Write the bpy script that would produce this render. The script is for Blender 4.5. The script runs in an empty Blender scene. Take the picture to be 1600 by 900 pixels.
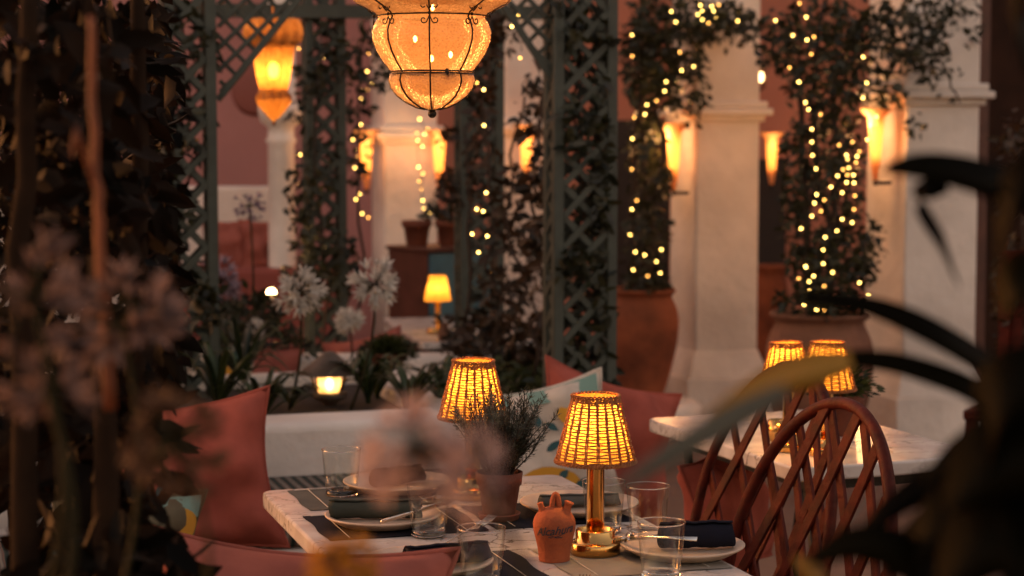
import bpy, math, random
from math import sin, cos, pi, radians, sqrt, atan2, exp
from mathutils import Vector, Matrix, noise as mnoise
random.seed(7)
R = random
S = bpy.context.scene
C = S.collection

# ------------------------------------------------------------------ camera
FPX, HZ, CZ = 3000.0, 210.0, 1.41
PT = math.atan((450 - HZ) / FPX)
cam_d = bpy.data.cameras.new('camera'); cam = bpy.data.objects.new('camera', cam_d); C.objects.link(cam)
cam.location = (0, 0, CZ); cam.rotation_euler = (pi/2 - PT, 0, 0)
cam_d.lens = FPX/1600*36; cam_d.sensor_width = 36; cam_d.clip_end = 500; cam_d.clip_start = .05
cam_d.dof.use_dof = True; cam_d.dof.focus_distance = 3.12; cam_d.dof.aperture_fstop = 5.0
S.camera = cam
FW = Vector((0, cos(PT), -sin(PT))); UP = Vector((0, sin(PT), cos(PT))); CP = Vector((0, 0, CZ))
def ray(px, py): return Vector((1, 0, 0))*((px-800)/FPX) + UP*(-(py-450)/FPX) + FW
def at(px, py, Y):
    d = ray(px, py); return CP + d*(Y/d.y)
def onz(px, py, z):
    d = ray(px, py); return CP + d*((z-CZ)/d.z)
ROT = radians(17.5)
def rotz(a): return Matrix.Rotation(a, 4, 'Z')
def fr(u, v, z=0, o=(0, 0)):      # furniture frame
    return Vector((o[0]+u*cos(ROT)-v*sin(ROT), o[1]+u*sin(ROT)+v*cos(ROT), z))

# ------------------------------------------------------------------ mesh builder
class MB:
    def __init__(s): s.v = []; s.f = []
    def add(s, vs, fs, M=None):
        b = len(s.v)
        s.v += [tuple(M @ Vector(p)) for p in vs] if M is not None else [tuple(p) for p in vs]
        s.f += [tuple(i+b for i in f) for f in fs]
        return s
    def box(s, x0, x1, y0, y1, z0, z1, M=None):
        vs = [(x, y, z) for z in (z0, z1) for y in (y0, y1) for x in (x0, x1)]
        return s.add(vs, [(0,2,3,1),(4,5,7,6),(0,1,5,4),(2,6,7,3),(0,4,6,2),(1,3,7,5)], M)
    def lathe(s, prof, n=32, M=None, rf=None, cap=False):
        vs = []; fs = []
        for (r, z) in prof:
            for k in range(n):
                a = 2*pi*k/n; rr = rf(r, a, z) if rf else r
                vs.append((rr*cos(a), rr*sin(a), z))
        for i in range(len(prof)-1):
            for k in range(n):
                k2 = (k+1) % n
                fs.append((i*n+k, i*n+k2, (i+1)*n+k2, (i+1)*n+k))
        if cap:
            fs.append(tuple(range(n-1, -1, -1))); fs.append(tuple((len(prof)-1)*n+k for k in range(n)))
        return s.add(vs, fs, M)
    def tube(s, pts, r, n=8, M=None, closed=False, flat=1.0):
        pts = [Vector(p) for p in pts]; m = len(pts)
        rs = r if isinstance(r, (list, tuple)) else [r]*m
        vs = []; fs = []; up = None
        for i, p in enumerate(pts):
            if closed: t = pts[(i+1) % m]-pts[i-1]
            else: t = pts[min(i+1, m-1)]-pts[max(i-1, 0)]
            if t.length < 1e-9: t = Vector((0, 0, 1))
            t.normalize()
            if up is None: up = t.orthogonal().normalized()
            up = up - t*up.dot(t)
            if up.length < 1e-6: up = t.orthogonal()
            up.normalize(); w = t.cross(up)
            for k in range(n):
                a = 2*pi*k/n
                vs.append(p + (up*cos(a)*flat + w*sin(a))*rs[i])
        rng = m if closed else m-1
        for i in range(rng):
            j = (i+1) % m
            for k in range(n):
                k2 = (k+1) % n
                fs.append((i*n+k, i*n+k2, j*n+k2, j*n+k))
        if not closed: fs += [tuple(range(n-1, -1, -1)), tuple((m-1)*n+k for k in range(n))]
        return s.add(vs, fs, M)
    def ball(s, c, r, n=10, m=7, M=None, sq=(1, 1, 1)):
        prof = [(r*sin(pi*i/m)+1e-5, -r*cos(pi*i/m)) for i in range(m+1)]
        mt = Matrix.Translation(c) @ Matrix.Diagonal((sq[0], sq[1], sq[2], 1))
        return s.lathe(prof, n, (M @ mt) if M is not None else mt)
    def leaf(s, p, d, nrm, L, W, bend=.2):
        d = d.normalized(); sd = d.cross(nrm)
        if sd.length < 1e-4: sd = d.orthogonal()
        sd.normalize(); n = sd.cross(d).normalized()
        q = lambda t, w, h: p + d*(L*t) + sd*(W*w) + n*(h*L)
        vs = [q(0, 0, 0), q(.3, .42, .06), q(.3, -.42, .06), q(.35, 0, -.01), q(.7, .34, .02-bend*.3), q(.7, -.34, .02-bend*.3), q(.68, 0, -.04-bend*.3), q(1, 0, -bend)]
        return s.add(vs, [(0,1,3),(0,3,2),(1,4,6,3),(3,6,5,2),(4,7,6),(6,7,5)])
    def blade(s, pts, w, fold=.25, side=None, prof=None):   # strap leaf with a keel and two faces
        pts = [Vector(p) for p in pts]; m = len(pts); vs = []; fs = []
        for i, p in enumerate(pts):
            t = (pts[min(i+1, m-1)]-pts[max(i-1, 0)]).normalized()
            sd = side if side is not None else t.cross(Vector((0, 0, 1)))
            sd = sd - t*sd.dot(t)
            if sd.length < 1e-3: sd = t.orthogonal()
            sd = sd.normalized(); n = sd.cross(t)
            q = i/(m-1); ww = w*(prof(q) if prof else (min(1, .55+q*1.6)*(1-q**3.2)+.02))
            vs += [p-sd*ww+n*ww*fold, p, p+sd*ww+n*ww*fold, p-n*ww*.12]
        for i in range(m-1):
            a = i*4; b = a+4
            fs += [(a, a+1, b+1, b), (a+1, a+2, b+2, b+1), (a, b, b+3, a+3), (a+2, a+3, b+3, b+2)]
        return s.add(vs, fs)
    def obj(s, name, mat, parent=None, smooth=True, org=None, loc=None):
        me = bpy.data.meshes.new(name)
        vs = s.v
        if org is not None: vs = [(x-org[0], y-org[1], z-org[2]) for x, y, z in vs]
        me.from_pydata([tuple(p) for p in vs], [], s.f); me.update()
        if smooth: me.polygons.foreach_set('use_smooth', [True]*len(me.polygons))
        me.materials.append(mat)
        o = bpy.data.objects.new(name, me); C.objects.link(o)
        if parent: o.parent = parent
        elif org is not None: o.location = org
        if loc is not None: o.location = loc
        return o
def bevel(o, w=.004, seg=2, ang=35):
    m = o.modifiers.new('bevel', 'BEVEL'); m.width = w; m.segments = seg; m.limit_method = 'ANGLE'; m.angle_limit = radians(ang)
    for p in o.data.polygons: p.use_smooth = True
    try: o.data.set_sharp_from_angle(angle=radians(40))
    except Exception: pass
    return o
def tag(o, label=None, cat=None, group=None, kind=None):
    if label: o['label'] = label
    if cat: o['category'] = cat
    if group: o['group'] = group
    if kind: o['kind'] = kind
    return o
def root(name, label, cat, loc=(0, 0, 0), rz=0, group=None):
    o = bpy.data.objects.new(name, None); C.objects.link(o); o.empty_display_size = .05
    o.location = loc; o.rotation_euler = (0, 0, rz)
    return tag(o, label, cat, group)
def dup(o, loc, rz=None, label=None, scale=None, par=None):
    c = o.copy(); C.objects.link(c)
    if par is None:
        c.location = loc
        if rz is not None: c.rotation_euler = (0, 0, rz)
        if label: c['label'] = label
        if scale: c.scale = (scale,)*3
    else: c.parent = par
    for ch in list(o.children): dup(ch, None, par=c)
    return c

# ------------------------------------------------------------------ materials
MATS = {}
def mat(name, col=(.5,.5,.5), rough=.6, metal=0, spec=.5, var=0, vscale=8, bump=0, bscale=40, trans=0, coat=0, island=0, sheen=0, col2=None):
    if name in MATS: return MATS[name]
    m = bpy.data.materials.new(name); m.use_nodes = True; nt = m.node_tree; N = nt.nodes; L = nt.links
    b = N['Principled BSDF']; b.inputs['Base Color'].default_value = (*col, 1); b.inputs['Roughness'].default_value = rough
    b.inputs['Metallic'].default_value = metal; b.inputs['Specular IOR Level'].default_value = spec
    b.inputs['Transmission Weight'].default_value = trans; b.inputs['Coat Weight'].default_value = coat
    if sheen: b.inputs['Sheen Weight'].default_value = sheen
    tc = N.new('ShaderNodeTexCoord')
    if var or island:
        src = None
        if var:
            nz = N.new('ShaderNodeTexNoise'); nz.inputs['Scale'].default_value = vscale; nz.inputs['Detail'].default_value = 5
            L.new(tc.outputs['Object'], nz.inputs['Vector']); src = nz.outputs['Fac']
        if island:
            g = N.new('ShaderNodeNewGeometry'); src = g.outputs['Random Per Island']; var = island
        cr = N.new('ShaderNodeValToRGB')
        lo = tuple(max(0, c*(1-var)) for c in col); hi = col2 if col2 else tuple(min(1, c*(1+var)) for c in col)
        e = cr.color_ramp.elements
        if island: e[0].position = 0; e[1].position = 1
        else: e[0].position = .3; e[1].position = .7
        e[0].color = (*lo, 1); e[1].color = (*hi, 1)
        L.new(src, cr.inputs['Fac']); L.new(cr.outputs['Color'], b.inputs['Base Color'])
    if bump:
        n2 = N.new('ShaderNodeTexNoise'); n2.inputs['Scale'].default_value = bscale; n2.inputs['Detail'].default_value = 6
        bp = N.new('ShaderNodeBump'); bp.inputs['Strength'].default_value = bump; bp.inputs['Distance'].default_value = .01
        L.new(tc.outputs['Object'], n2.inputs['Vector']); L.new(n2.outputs['Fac'], bp.inputs['Height']); L.new(bp.outputs['Normal'], b.inputs['Normal'])
    MATS[name] = m
    return m
def leafmat(name, c1, c2, tr=.3, rough=.45):
    m = mat(name, c1, rough, island=.45, col2=c2); nt = m.node_tree; N = nt.nodes; L = nt.links
    b = N['Principled BSDF']; t = N.new('ShaderNodeBsdfTranslucent'); mx = N.new('ShaderNodeMixShader'); mx.inputs[0].default_value = tr
    cr = [n for n in N if n.type == 'VALTORGB'][0]
    L.new(cr.outputs['Color'], t.inputs['Color'])
    L.new(b.outputs[0], mx.inputs[1]); L.new(t.outputs[0], mx.inputs[2]); L.new(mx.outputs[0], N['Material Output'].inputs['Surface'])
    return m
def emit(name, col, st):
    m = bpy.data.materials.new(name); m.use_nodes = True; N = m.node_tree.nodes
    N.remove(N['Principled BSDF']); e = N.new('ShaderNodeEmission'); e.inputs[0].default_value = (*col, 1); e.inputs[1].default_value = st*.22
    m.node_tree.links.new(e.outputs[0], N['Material Output'].inputs['Surface']); return m
def shell(name, col, tl=.6, tp=.15, rough=.2, bump=0, bscale=60, tcol=None, gloss=.12):   # lamp shade / seeded glass lit from inside
    m = bpy.data.materials.new(name); m.use_nodes = True; nt = m.node_tree; N = nt.nodes; L = nt.links
    N.remove(N['Principled BSDF'])
    tr = N.new('ShaderNodeBsdfTranslucent'); tr.inputs[0].default_value = (*col, 1)
    df = N.new('ShaderNodeBsdfDiffuse'); df.inputs[0].default_value = (*col, 1)
    tp_ = N.new('ShaderNodeBsdfTransparent'); tp_.inputs[0].default_value = (*(tcol or col), 1)
    gl = N.new('ShaderNodeBsdfGlossy'); gl.inputs['Roughness'].default_value = rough
    a = N.new('ShaderNodeMixShader'); a.inputs[0].default_value = tl; L.new(df.outputs[0], a.inputs[1]); L.new(tr.outputs[0], a.inputs[2])
    b = N.new('ShaderNodeMixShader'); b.inputs[0].default_value = tp; L.new(a.outputs[0], b.inputs[1]); L.new(tp_.outputs[0], b.inputs[2])
    c = N.new('ShaderNodeMixShader'); L.new(b.outputs[0], c.inputs[1]); L.new(gl.outputs[0], c.inputs[2])
    if gloss:
        fn = N.new('ShaderNodeFresnel'); fn.inputs[0].default_value = 1.4; L.new(fn.outputs[0], c.inputs[0])
        c0 = c
    else: c.inputs[0].default_value = 0
    L.new(c.outputs[0], N['Material Output'].inputs['Surface'])
    if bump:
        tc = N.new('ShaderNodeTexCoord'); n2 = N.new('ShaderNodeTexNoise'); n2.inputs['Scale'].default_value = bscale; n2.inputs['Detail'].default_value = 3
        vo = N.new('ShaderNodeTexVoronoi'); vo.inputs['Scale'].default_value = bscale*2.2
        L.new(tc.outputs['Object'], n2.inputs['Vector']); L.new(tc.outputs['Object'], vo.inputs['Vector'])
        bp = N.new('ShaderNodeBump'); bp.inputs['Strength'].default_value = bump; bp.inputs['Distance'].default_value = .006
        ad = N.new('ShaderNodeMath'); L.new(n2.outputs['Fac'], ad.inputs[0]); L.new(vo.outputs['Distance'], ad.inputs[1])
        L.new(ad.outputs[0], bp.inputs['Height'])
        for x in (df, gl, tr): L.new(bp.outputs['Normal'], x.inputs['Normal'])
        # seeds: little bubbles that let more light through
        cr = N.new('ShaderNodeMapRange'); cr.inputs[1].default_value = .1; cr.inputs[2].default_value = .5; cr.inputs[3].default_value = tp+.14; cr.inputs[4].default_value = tp
        L.new(vo.outputs['Distance'], cr.inputs[0]); L.new(cr.outputs[0], b.inputs[0])
    return m
def thinglass(name, tint=(.96, .97, .95)):
    m = bpy.data.materials.new(name); m.use_nodes = True; nt = m.node_tree; N = nt.nodes; L = nt.links
    N.remove(N['Principled BSDF'])
    t = N.new('ShaderNodeBsdfTransparent'); t.inputs[0].default_value = (*tint, 1)
    g = N.new('ShaderNodeBsdfGlossy'); g.inputs['Roughness'].default_value = .03
    lw = N.new('ShaderNodeLayerWeight'); lw.inputs[0].default_value = .35
    pw = N.new('ShaderNodeMath'); pw.operation = 'MULTIPLY_ADD'; pw.inputs[1].default_value = .42; pw.inputs[2].default_value = .035; L.new(lw.outputs['Facing'], pw.inputs[0])
    x = N.new('ShaderNodeMixShader'); L.new(pw.outputs[0], x.inputs[0]); L.new(t.outputs[0], x.inputs[1]); L.new(g.outputs[0], x.inputs[2])
    L.new(x.outputs[0], N['Material Output'].inputs['Surface']); return m

def marble():
    m = mat('marble', (.6,.56,.53), .22, spec=.5); nt = m.node_tree; N = nt.nodes; L = nt.links; b = N['Principled BSDF']
    tc = N.new('ShaderNodeTexCoord'); n1 = N.new('ShaderNodeTexNoise'); n1.inputs['Scale'].default_value = 5; n1.inputs['Detail'].default_value = 8
    mp = N.new('ShaderNodeMapping'); mp.inputs['Rotation'].default_value = (0, 0, .7); mp.inputs['Scale'].default_value = (1, 1.25, 1)
    L.new(tc.outputs['Object'], mp.inputs[0]); L.new(mp.outputs[0], n1.inputs['Vector'])
    ad = N.new('ShaderNodeVectorMath'); ad.operation = 'MULTIPLY_ADD'; ad.inputs[1].default_value = (.5, .5, .5)
    L.new(n1.outputs['Color'], ad.inputs[0]); L.new(mp.outputs[0], ad.inputs[2])
    n2 = N.new('ShaderNodeTexVoronoi'); n2.feature = 'DISTANCE_TO_EDGE'; n2.inputs['Scale'].default_value = 11
    L.new(ad.outputs[0], n2.inputs['Vector'])
    n3 = N.new('ShaderNodeTexNoise'); n3.inputs['Scale'].default_value = 9; n3.inputs['Detail'].default_value = 4; L.new(mp.outputs[0], n3.inputs['Vector'])
    cr = N.new('ShaderNodeValToRGB'); e = cr.color_ramp.elements; e[0].position = 0; e[0].color = (.16,.13,.11,1); e[1].position = .055; e[1].color = (1,1,1,1)
    L.new(n2.outputs['Distance'], cr.inputs[0])
    c2 = N.new('ShaderNodeValToRGB'); e = c2.color_ramp.elements; e[0].position = .35; e[0].color = (.47,.43,.41,1); e[1].position = .62; e[1].color = (.66,.62,.58,1)
    L.new(n3.outputs['Fac'], c2.inputs[0])
    mk = N.new('ShaderNodeMapRange'); mk.inputs[1].default_value = .45; mk.inputs[2].default_value = .6; L.new(n1.outputs['Fac'], mk.inputs[0])
    mx = N.new('ShaderNodeMix'); mx.data_type = 'RGBA'; mx.blend_type = 'MULTIPLY'; L.new(mk.outputs[0], mx.inputs[0])
    L.new(c2.outputs[0], mx.inputs[6]); L.new(cr.outputs[0], mx.inputs[7]); L.new(mx.outputs[2], b.inputs['Base Color'])
    return m
def fabric(name, col, var=.18, sc=900, stripes=None):
    m = mat(name, col, .95, var=var, vscale=14, spec=.2); nt = m.node_tree; N = nt.nodes; L = nt.links; b = N['Principled BSDF']
    tc = N.new('ShaderNodeTexCoord')
    w1 = N.new('ShaderNodeTexWave'); w1.bands_direction = 'X'; w1.inputs['Scale'].default_value = sc/5; w1.inputs['Distortion'].default_value = 2
    w2 = N.new('ShaderNodeTexWave'); w2.bands_direction = 'Z'; w2.inputs['Scale'].default_value = sc/5; w2.inputs['Distortion'].default_value = 2
    n0 = N.new('ShaderNodeTexNoise'); n0.inputs['Scale'].default_value = 25
    for w in (w1, w2, n0): L.new(tc.outputs['Object'], w.inputs['Vector'])
    a = N.new('ShaderNodeMath'); L.new(w1.outputs['Fac'], a.inputs[0]); L.new(w2.outputs['Fac'], a.inputs[1])
    a2 = N.new('ShaderNodeMath'); a2.operation = 'MULTIPLY_ADD'; a2.inputs[1].default_value = 3; L.new(n0.outputs['Fac'], a2.inputs[0]); L.new(a.outputs[0], a2.inputs[2])
    bp = N.new('ShaderNodeBump'); bp.inputs['Strength'].default_value = .3; bp.inputs['Distance'].default_value = .002
    L.new(a2.outputs[0], bp.inputs['Height']); L.new(bp.outputs['Normal'], b.inputs['Normal'])
    if stripes:
        w = N.new('ShaderNodeTexWave'); w.bands_direction = 'X'; w.inputs['Scale'].default_value = stripes; w.inputs['Distortion'].default_value = .6
        L.new(tc.outputs['Object'], w.inputs['Vector'])
        cr = N.new('ShaderNodeValToRGB'); cr.color_ramp.interpolation = 'CONSTANT'; e = cr.color_ramp.elements
        e[0].position = 0; e[0].color = (.02,.035,.03,1); e[1].position = .36; e[1].color = (.2,.19,.15,1)
        x = e.new(.52); x.color = (.22,.05,.03,1); x = e.new(.68); x.color = (.07,.09,.075,1); x = e.new(.9); x.color = (.24,.21,.17,1)
        L.new(w.outputs['Fac'], cr.inputs[0]); L.new(cr.outputs[0], b.inputs['Base Color'])
    return m

M_white = mat('white_plaster', (.76,.69,.62), .85, var=.2, vscale=2.6, bump=.8, bscale=16)
M_salmon = mat('salmon_plaster', (.5,.2,.13), .9, var=.14, vscale=2, bump=.4, bscale=10)
M_rose = mat('rose_plaster', (.46,.22,.2), .9, var=.12, vscale=1.6, bump=.4, bscale=10)
M_green = mat('grey_green_paint', (.045,.056,.045), .6, var=.2, vscale=20, bump=.15, bscale=60)
M_iron = mat('black_iron', (.02,.017,.015), .45, metal=.6, bump=.2, bscale=120)
M_rust = mat('brown_iron', (.05,.022,.014), .5, metal=.5, bump=.3, bscale=150)
M_brass = mat('brass', (.62,.36,.12), .16, metal=1, var=.08, vscale=30)
M_terra = mat('terracotta', (.3,.07,.022), .85, var=.3, vscale=25, bump=.35, bscale=90)
M_terrad = mat('dark_terracotta', (.13,.035,.017), .8, var=.25, vscale=14, bump=.4, bscale=60)
M_jar = mat('oil_jar_clay', (.24,.065,.024), .85, var=.5, vscale=6, bump=.5, bscale=25)
M_jar2 = mat('weathered_clay', (.19,.085,.05), .9, var=.45, vscale=6, bump=.5, bscale=25)
M_chair = mat('oxblood_lacquer', (.058,.0068,.0025), .6, var=.5, vscale=30, bump=.25, bscale=70, spec=.18)
M_marble = marble()
M_pink = fabric('rust_pink_linen', (.32,.078,.054))
M_pinkd = fabric('dusty_pink_linen', (.33,.1,.075))
M_cream = fabric('cream_linen', (.55,.48,.4))
M_navy = fabric('navy_linen', (.008,.009,.018))
M_grey = fabric('grey_green_linen', (.045,.052,.042))
M_sand = fabric('sand_linen', (.27,.24,.2))
M_greymat = fabric('grey_linen', (.1,.1,.088))
M_stripe = fabric('striped_linen', (.2,.2,.2), stripes=11)
M_stitch = mat('pale_thread', (.5,.48,.42), .9)
M_stone = mat('stoneware', (.52,.4,.3), .45, var=.15, vscale=30, bump=.08, bscale=60)
M_steel = mat('cutlery_steel', (.6,.57,.52), .18, metal=1)
M_glass = thinglass('drinking_glass')
M_gbase = mat('glass_base', (1,1,1), .02, trans=1)
M_wick = mat('wicker', (.3,.1,.024), .6, var=.4, vscale=90, bump=.4, bscale=200)
M_leafd = leafmat('dark_vine_leaf', (.008,.015,.005), (.034,.036,.012))
M_leafb = leafmat('brownish_vine_leaf', (.009,.012,.004), (.055,.025,.008))
M_leafg = leafmat('fresh_leaf', (.018,.035,.009), (.06,.075,.018))
M_leafbl = leafmat('near_black_leaf', (.0015,.002,.001), (.013,.0065,.0025), .2, .7)  # unlit foliage at the left, its darkness put into the leaf colour
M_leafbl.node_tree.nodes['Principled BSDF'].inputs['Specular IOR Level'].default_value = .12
M_strap = leafmat('strap_leaf', (.03,.055,.022), (.07,.1,.03), .25, .3)
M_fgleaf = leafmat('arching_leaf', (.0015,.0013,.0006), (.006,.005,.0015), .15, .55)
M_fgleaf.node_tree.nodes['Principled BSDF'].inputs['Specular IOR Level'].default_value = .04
M_fgyel = leafmat('yellow_leaf', (.42,.24,.03), (.5,.3,.04), .4, .5)
M_fggrey = leafmat('grey_green_leaf', (.11,.11,.085), (.15,.15,.11), .35, .5)
M_rosem = leafmat('rosemary_needle', (.035,.045,.028), (.08,.09,.055), .2)
M_stem = mat('brown_stem', (.03,.016,.009), .8, var=.3, vscale=40)
M_ostem = mat('orange_stem', (.17,.042,.009), .6, var=.3, vscale=20)
M_gstem = mat('green_stem', (.02,.018,.006), .8, spec=.2)
M_petw = leafmat('white_petal', (.82,.8,.73), (.9,.88,.82), .5, .7)
M_petm = leafmat('mauve_petal', (.46,.33,.34), (.62,.46,.42), .4, .7)
M_petk = leafmat('dusky_mauve_petal', (.09,.06,.056), (.24,.16,.14), .35, .9)  # darker copy of the mauve petal, dimness of the left side in the colour
M_pety = leafmat('amber_petal', (.45,.18,.015), (.6,.3,.03), .4, .7)
M_petl = leafmat('lilac_petal', (.25,.19,.26), (.4,.32,.4), .4, .7)
M_soil = mat('soil', (.03,.02,.014), .95, bump=.8, bscale=40)
M_blue = mat('blue_paint', (.045,.13,.18), .5, var=.15, vscale=10)
M_wood = mat('brown_wood', (.085,.028,.018), .5, var=.3, vscale=9)
M_dark = mat('dark_wood_and_opening', (.018,.011,.008), .6, var=.2)
M_bulb = emit('bulb_glow', (1, .52, .13), 1)
M_pewter = mat('painted_metal_roof', (.085,.06,.043), .5, bump=.2)

# emission strengths
FAIRY = emit('fairy_bulb_glow', (1, .56, .12), 19)
FAIRYD = emit('dim_fairy_bulb_glow', (1, .42, .08), 10)
M_flame = emit('warm_bulb', (1, .55, .2), 38)
M_lglow = emit('lamp_bulb', (1, .5, .13), 30)
M_gardenl = emit('garden_lamp_glow', (1, .62, .26), 9)
M_sconce = emit('sconce_bulb', (1, .55, .22), 11)

def plight(name, loc, w, col=(1, .5, .2), r=.02, parent=None):
    l = bpy.data.lights.new(name, 'POINT'); l.energy = w*.28; l.color = col; l.shadow_soft_size = r
    o = bpy.data.objects.new(name, l); C.objects.link(o); o.location = loc
    if parent: o.parent = parent
    return o

# ------------------------------------------------------------------ sky and light
W = bpy.data.worlds.new('World'); S.world = W; W.use_nodes = True
N = W.node_tree.nodes; L = W.node_tree.links
sky = N.new('ShaderNodeTexSky'); sky.sky_type = 'NISHITA'; sky.sun_disc = False
sky.sun_elevation = radians(6); sky.sun_rotation = radians(-60); sky.dust_density = 4; sky.ozone_density = .6
tint = N.new('ShaderNodeMix'); tint.data_type = 'RGBA'; tint.blend_type = 'MULTIPLY'; tint.inputs[0].default_value = 1; tint.inputs[7].default_value = (1, .62, .49, 1)
L.new(sky.outputs[0], tint.inputs[6]); L.new(tint.outputs[2], N['Background'].inputs[0]); N['Background'].inputs[1].default_value = .14
sd = bpy.data.lights.new('sun', 'SUN'); sd.energy = .06; sd.angle = radians(20); sd.color = (1, .75, .6)
so = bpy.data.objects.new('sun', sd); C.objects.link(so); so.rotation_euler = (radians(60), 0, radians(-40))

# ------------------------------------------------------------------ ground
m = mat('terrace_tiles', (.26,.12,.085), .55, bump=.25, bscale=12); nt = m.node_tree; N = nt.nodes; L = nt.links
tc = N.new('ShaderNodeTexCoord'); br = N.new('ShaderNodeTexBrick'); br.offset = 0; br.inputs['Scale'].default_value = 1
br.inputs['Brick Width'].default_value = .3; br.inputs['Row Height'].default_value = .3; br.inputs['Mortar Size'].default_value = .006
br.inputs['Color1'].default_value = (.3,.14,.1,1); br.inputs['Color2'].default_value = (.2,.09,.065,1); br.inputs['Mortar'].default_value = (.2,.16,.13,1)
mp = N.new('ShaderNodeMapping'); mp.inputs['Rotation'].default_value = (0, 0, ROT); L.new(tc.outputs['Object'], mp.inputs[0]); L.new(mp.outputs[0], br.inputs['Vector'])
nz = N.new('ShaderNodeTexNoise'); nz.inputs['Scale'].default_value = 3; nz.inputs['Detail'].default_value = 6
mx = N.new('ShaderNodeMix'); mx.data_type = 'RGBA'; mx.blend_type = 'MULTIPLY'; mx.inputs[0].default_value = .6
L.new(br.outputs['Color'], mx.inputs[6]); L.new(nz.outputs['Color'], mx.inputs[7]); L.new(mx.outputs[2], N['Principled BSDF'].inputs['Base Color'])
g = MB(); g.add([(-150,-40,0),(150,-40,0),(150,300,0),(-150,300,0)], [(0,1,2,3)]); tag(g.obj('terrace_floor', m, smooth=False), 'terracotta tiled terrace floor under all the tables', kind='structure')

# ------------------------------------------------------------------ arcade building
bl = root('arcade_building', 'salmon and rose plastered arcade building closing the terrace behind', 'building', (0, 12.4, 0), radians(4))
w = MB(); w.box(-7, 9, 0, .35, 0, 4.6); w.obj('back_wall', M_salmon, bl, False)
w = MB(); w.box(-3.6, -.9, -.06, -.002, 0, 4.6); w.obj('rose_wall', M_rose, bl, False)
# doorways: dark slabs on the wall stand for the shaded openings
for (x0, x1, h) in ((.62, 1.02, 1.5), (1.52, 1.78, 1.25)):
    d = MB(); d.box(x0, x1, -.05, -.003, 0, h); dr = d.obj('doorway', M_dark, bl, False)
w = MB(); w.box(-7.4, -7, -5, .35, 0, 4.6); w.obj('end_wall', M_salmon, bl, False)
w = MB(); w.box(9, 9.4, -5, .35, 0, 4.6); w.obj('end_wall', M_salmon, bl, False)
# plate on the rose wall
p = MB(); c = at(402, 140, 12.3)
p.lathe([(.001, .015), (.1, .012), (.15, 0), (.17, .03), (.14, .04), (.001, .04)], 28, Matrix.Translation(c+Vector((0, -.05, 0))) @ Matrix.Rotation(pi/2, 4, 'X'))
tag(p.obj('wall_plate', mat('red_glaze', (.28,.09,.07), .6), org=c), 'round terracotta plate hung on the rose wall left of the ornate lantern', 'plate')
# overhead lintel with arches above the columns (real structure above the frame)
def column(px, Y, w, capy, basey, label, capw=.05, dark=None):
    b = at(px, 400, Y); base = Vector((b.x, Y, 0))
    zc = at(px, capy, Y).z; zb = max(.12, at(px, basey, Y).z)
    r = root('plaster_column', label, 'column', base, ROT, 'plaster columns of the arcade')
    h = w/2
    s = MB(); s.box(-h, h, -h, h, zb, 3.4); bevel(s.obj('shaft', M_white, r), .012, 3)
    c = MB()
    for dz, e in ((-.03, .02), (0, capw), (.035, .03)): c.box(-h-e, h+e, -h-e, h+e, zc+dz-.015, zc+dz+.019)
    bevel(c.obj('capital', M_white, r), .008, 2)
    q = MB(); e = .045
    vs = [(-h-e,-h-e,zb-.03),(h+e,-h-e,zb-.03),(h+e,h+e,zb-.03),(-h-e,h+e,zb-.03),(-h,-h,zb+.1),(h,-h,zb+.1),(h,h,zb+.1),(-h,h,zb+.1)]
    q.add(vs, [(0,1,5,4),(1,2,6,5),(2,3,7,6),(3,0,4,7),(4,5,6,7)])
    q.box(-h-e-.015, h+e+.015, -h-e-.015, h+e+.015, 0, zb-.032); bevel(q.obj('base', M_white, r), .008, 2)
    return r
column(1115, 9.4, .33, 176, 572, 'white plaster column between the vine jar and the dark doorway, sconce on its left side')
column(1438, 8.8, .37, 150, 598, 'widest white plaster column at the right, behind the arching dark leaf')
column(632, 10.6, .3, 212, 640, 'pale column behind the large hanging lantern and the blue cabinet')
column(812, 10.9, .24, 200, 640, 'pinkish column mostly hidden by the vines of the middle trellis')
# slender column on the left
c = at(440, 300, 10.2)
sc_ = MB(); zt = at(440, 190, 10.2).z
sc_.lathe([(.1,0),(.1,.1),(.075,.12),(.07,zt-.12),(.085,zt-.1),(.07,zt-.08),(.07,zt-.03),(.11,zt),(.12,zt+.05),(.12,zt+.09),(.08,zt+.1),(.08,3.0)], 24)
tag(sc_.obj('slender_column', M_white, loc=(c.x, c.y, 0)), 'slender round white column directly under the ornate hanging lantern', 'column')
# low white wall at far left
c0 = at(280, 292, 10.8); c1 = at(425, 292, 10.8)
w = MB(); w.box(c0.x-1.2, c1.x+.1, 10.8, 11.05, 0, c0.z); tag(bevel(w.obj('garden_wall', M_white), .02), 'low white wall at the far left in front of the rose wall', 'wall')
# beam joining the columns, above the frame
lt = MB(); lt.box(-4.2, 4.6, -.16, .16, 3.4, 3.9, Matrix.Translation((1.0, 9.6, 0)) @ rotz(radians(-2)))
tag(lt.obj('arcade_beam', M_rose), 'rose plaster beam carried by the arcade columns', 'beam')

# doors/dark furniture at right
def pxbox(name, matr, px0, px1, py0, py1, Y, dep, label, cat, rz=0, toground=False):
    a = at(px0, py0, Y); b = at(px1, py1, Y); z0 = 0 if toground else b.z
    c = Vector(((a.x+b.x)/2, Y, z0)); o = MB(); h = (b.x-a.x)/2
    o.box(-h, h, 0, dep, 0, a.z-z0)
    ob = bevel(o.obj(name, matr), .006); ob.location = c; ob.rotation_euler = (0, 0, rz)
    return tag(ob, label, cat)
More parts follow.
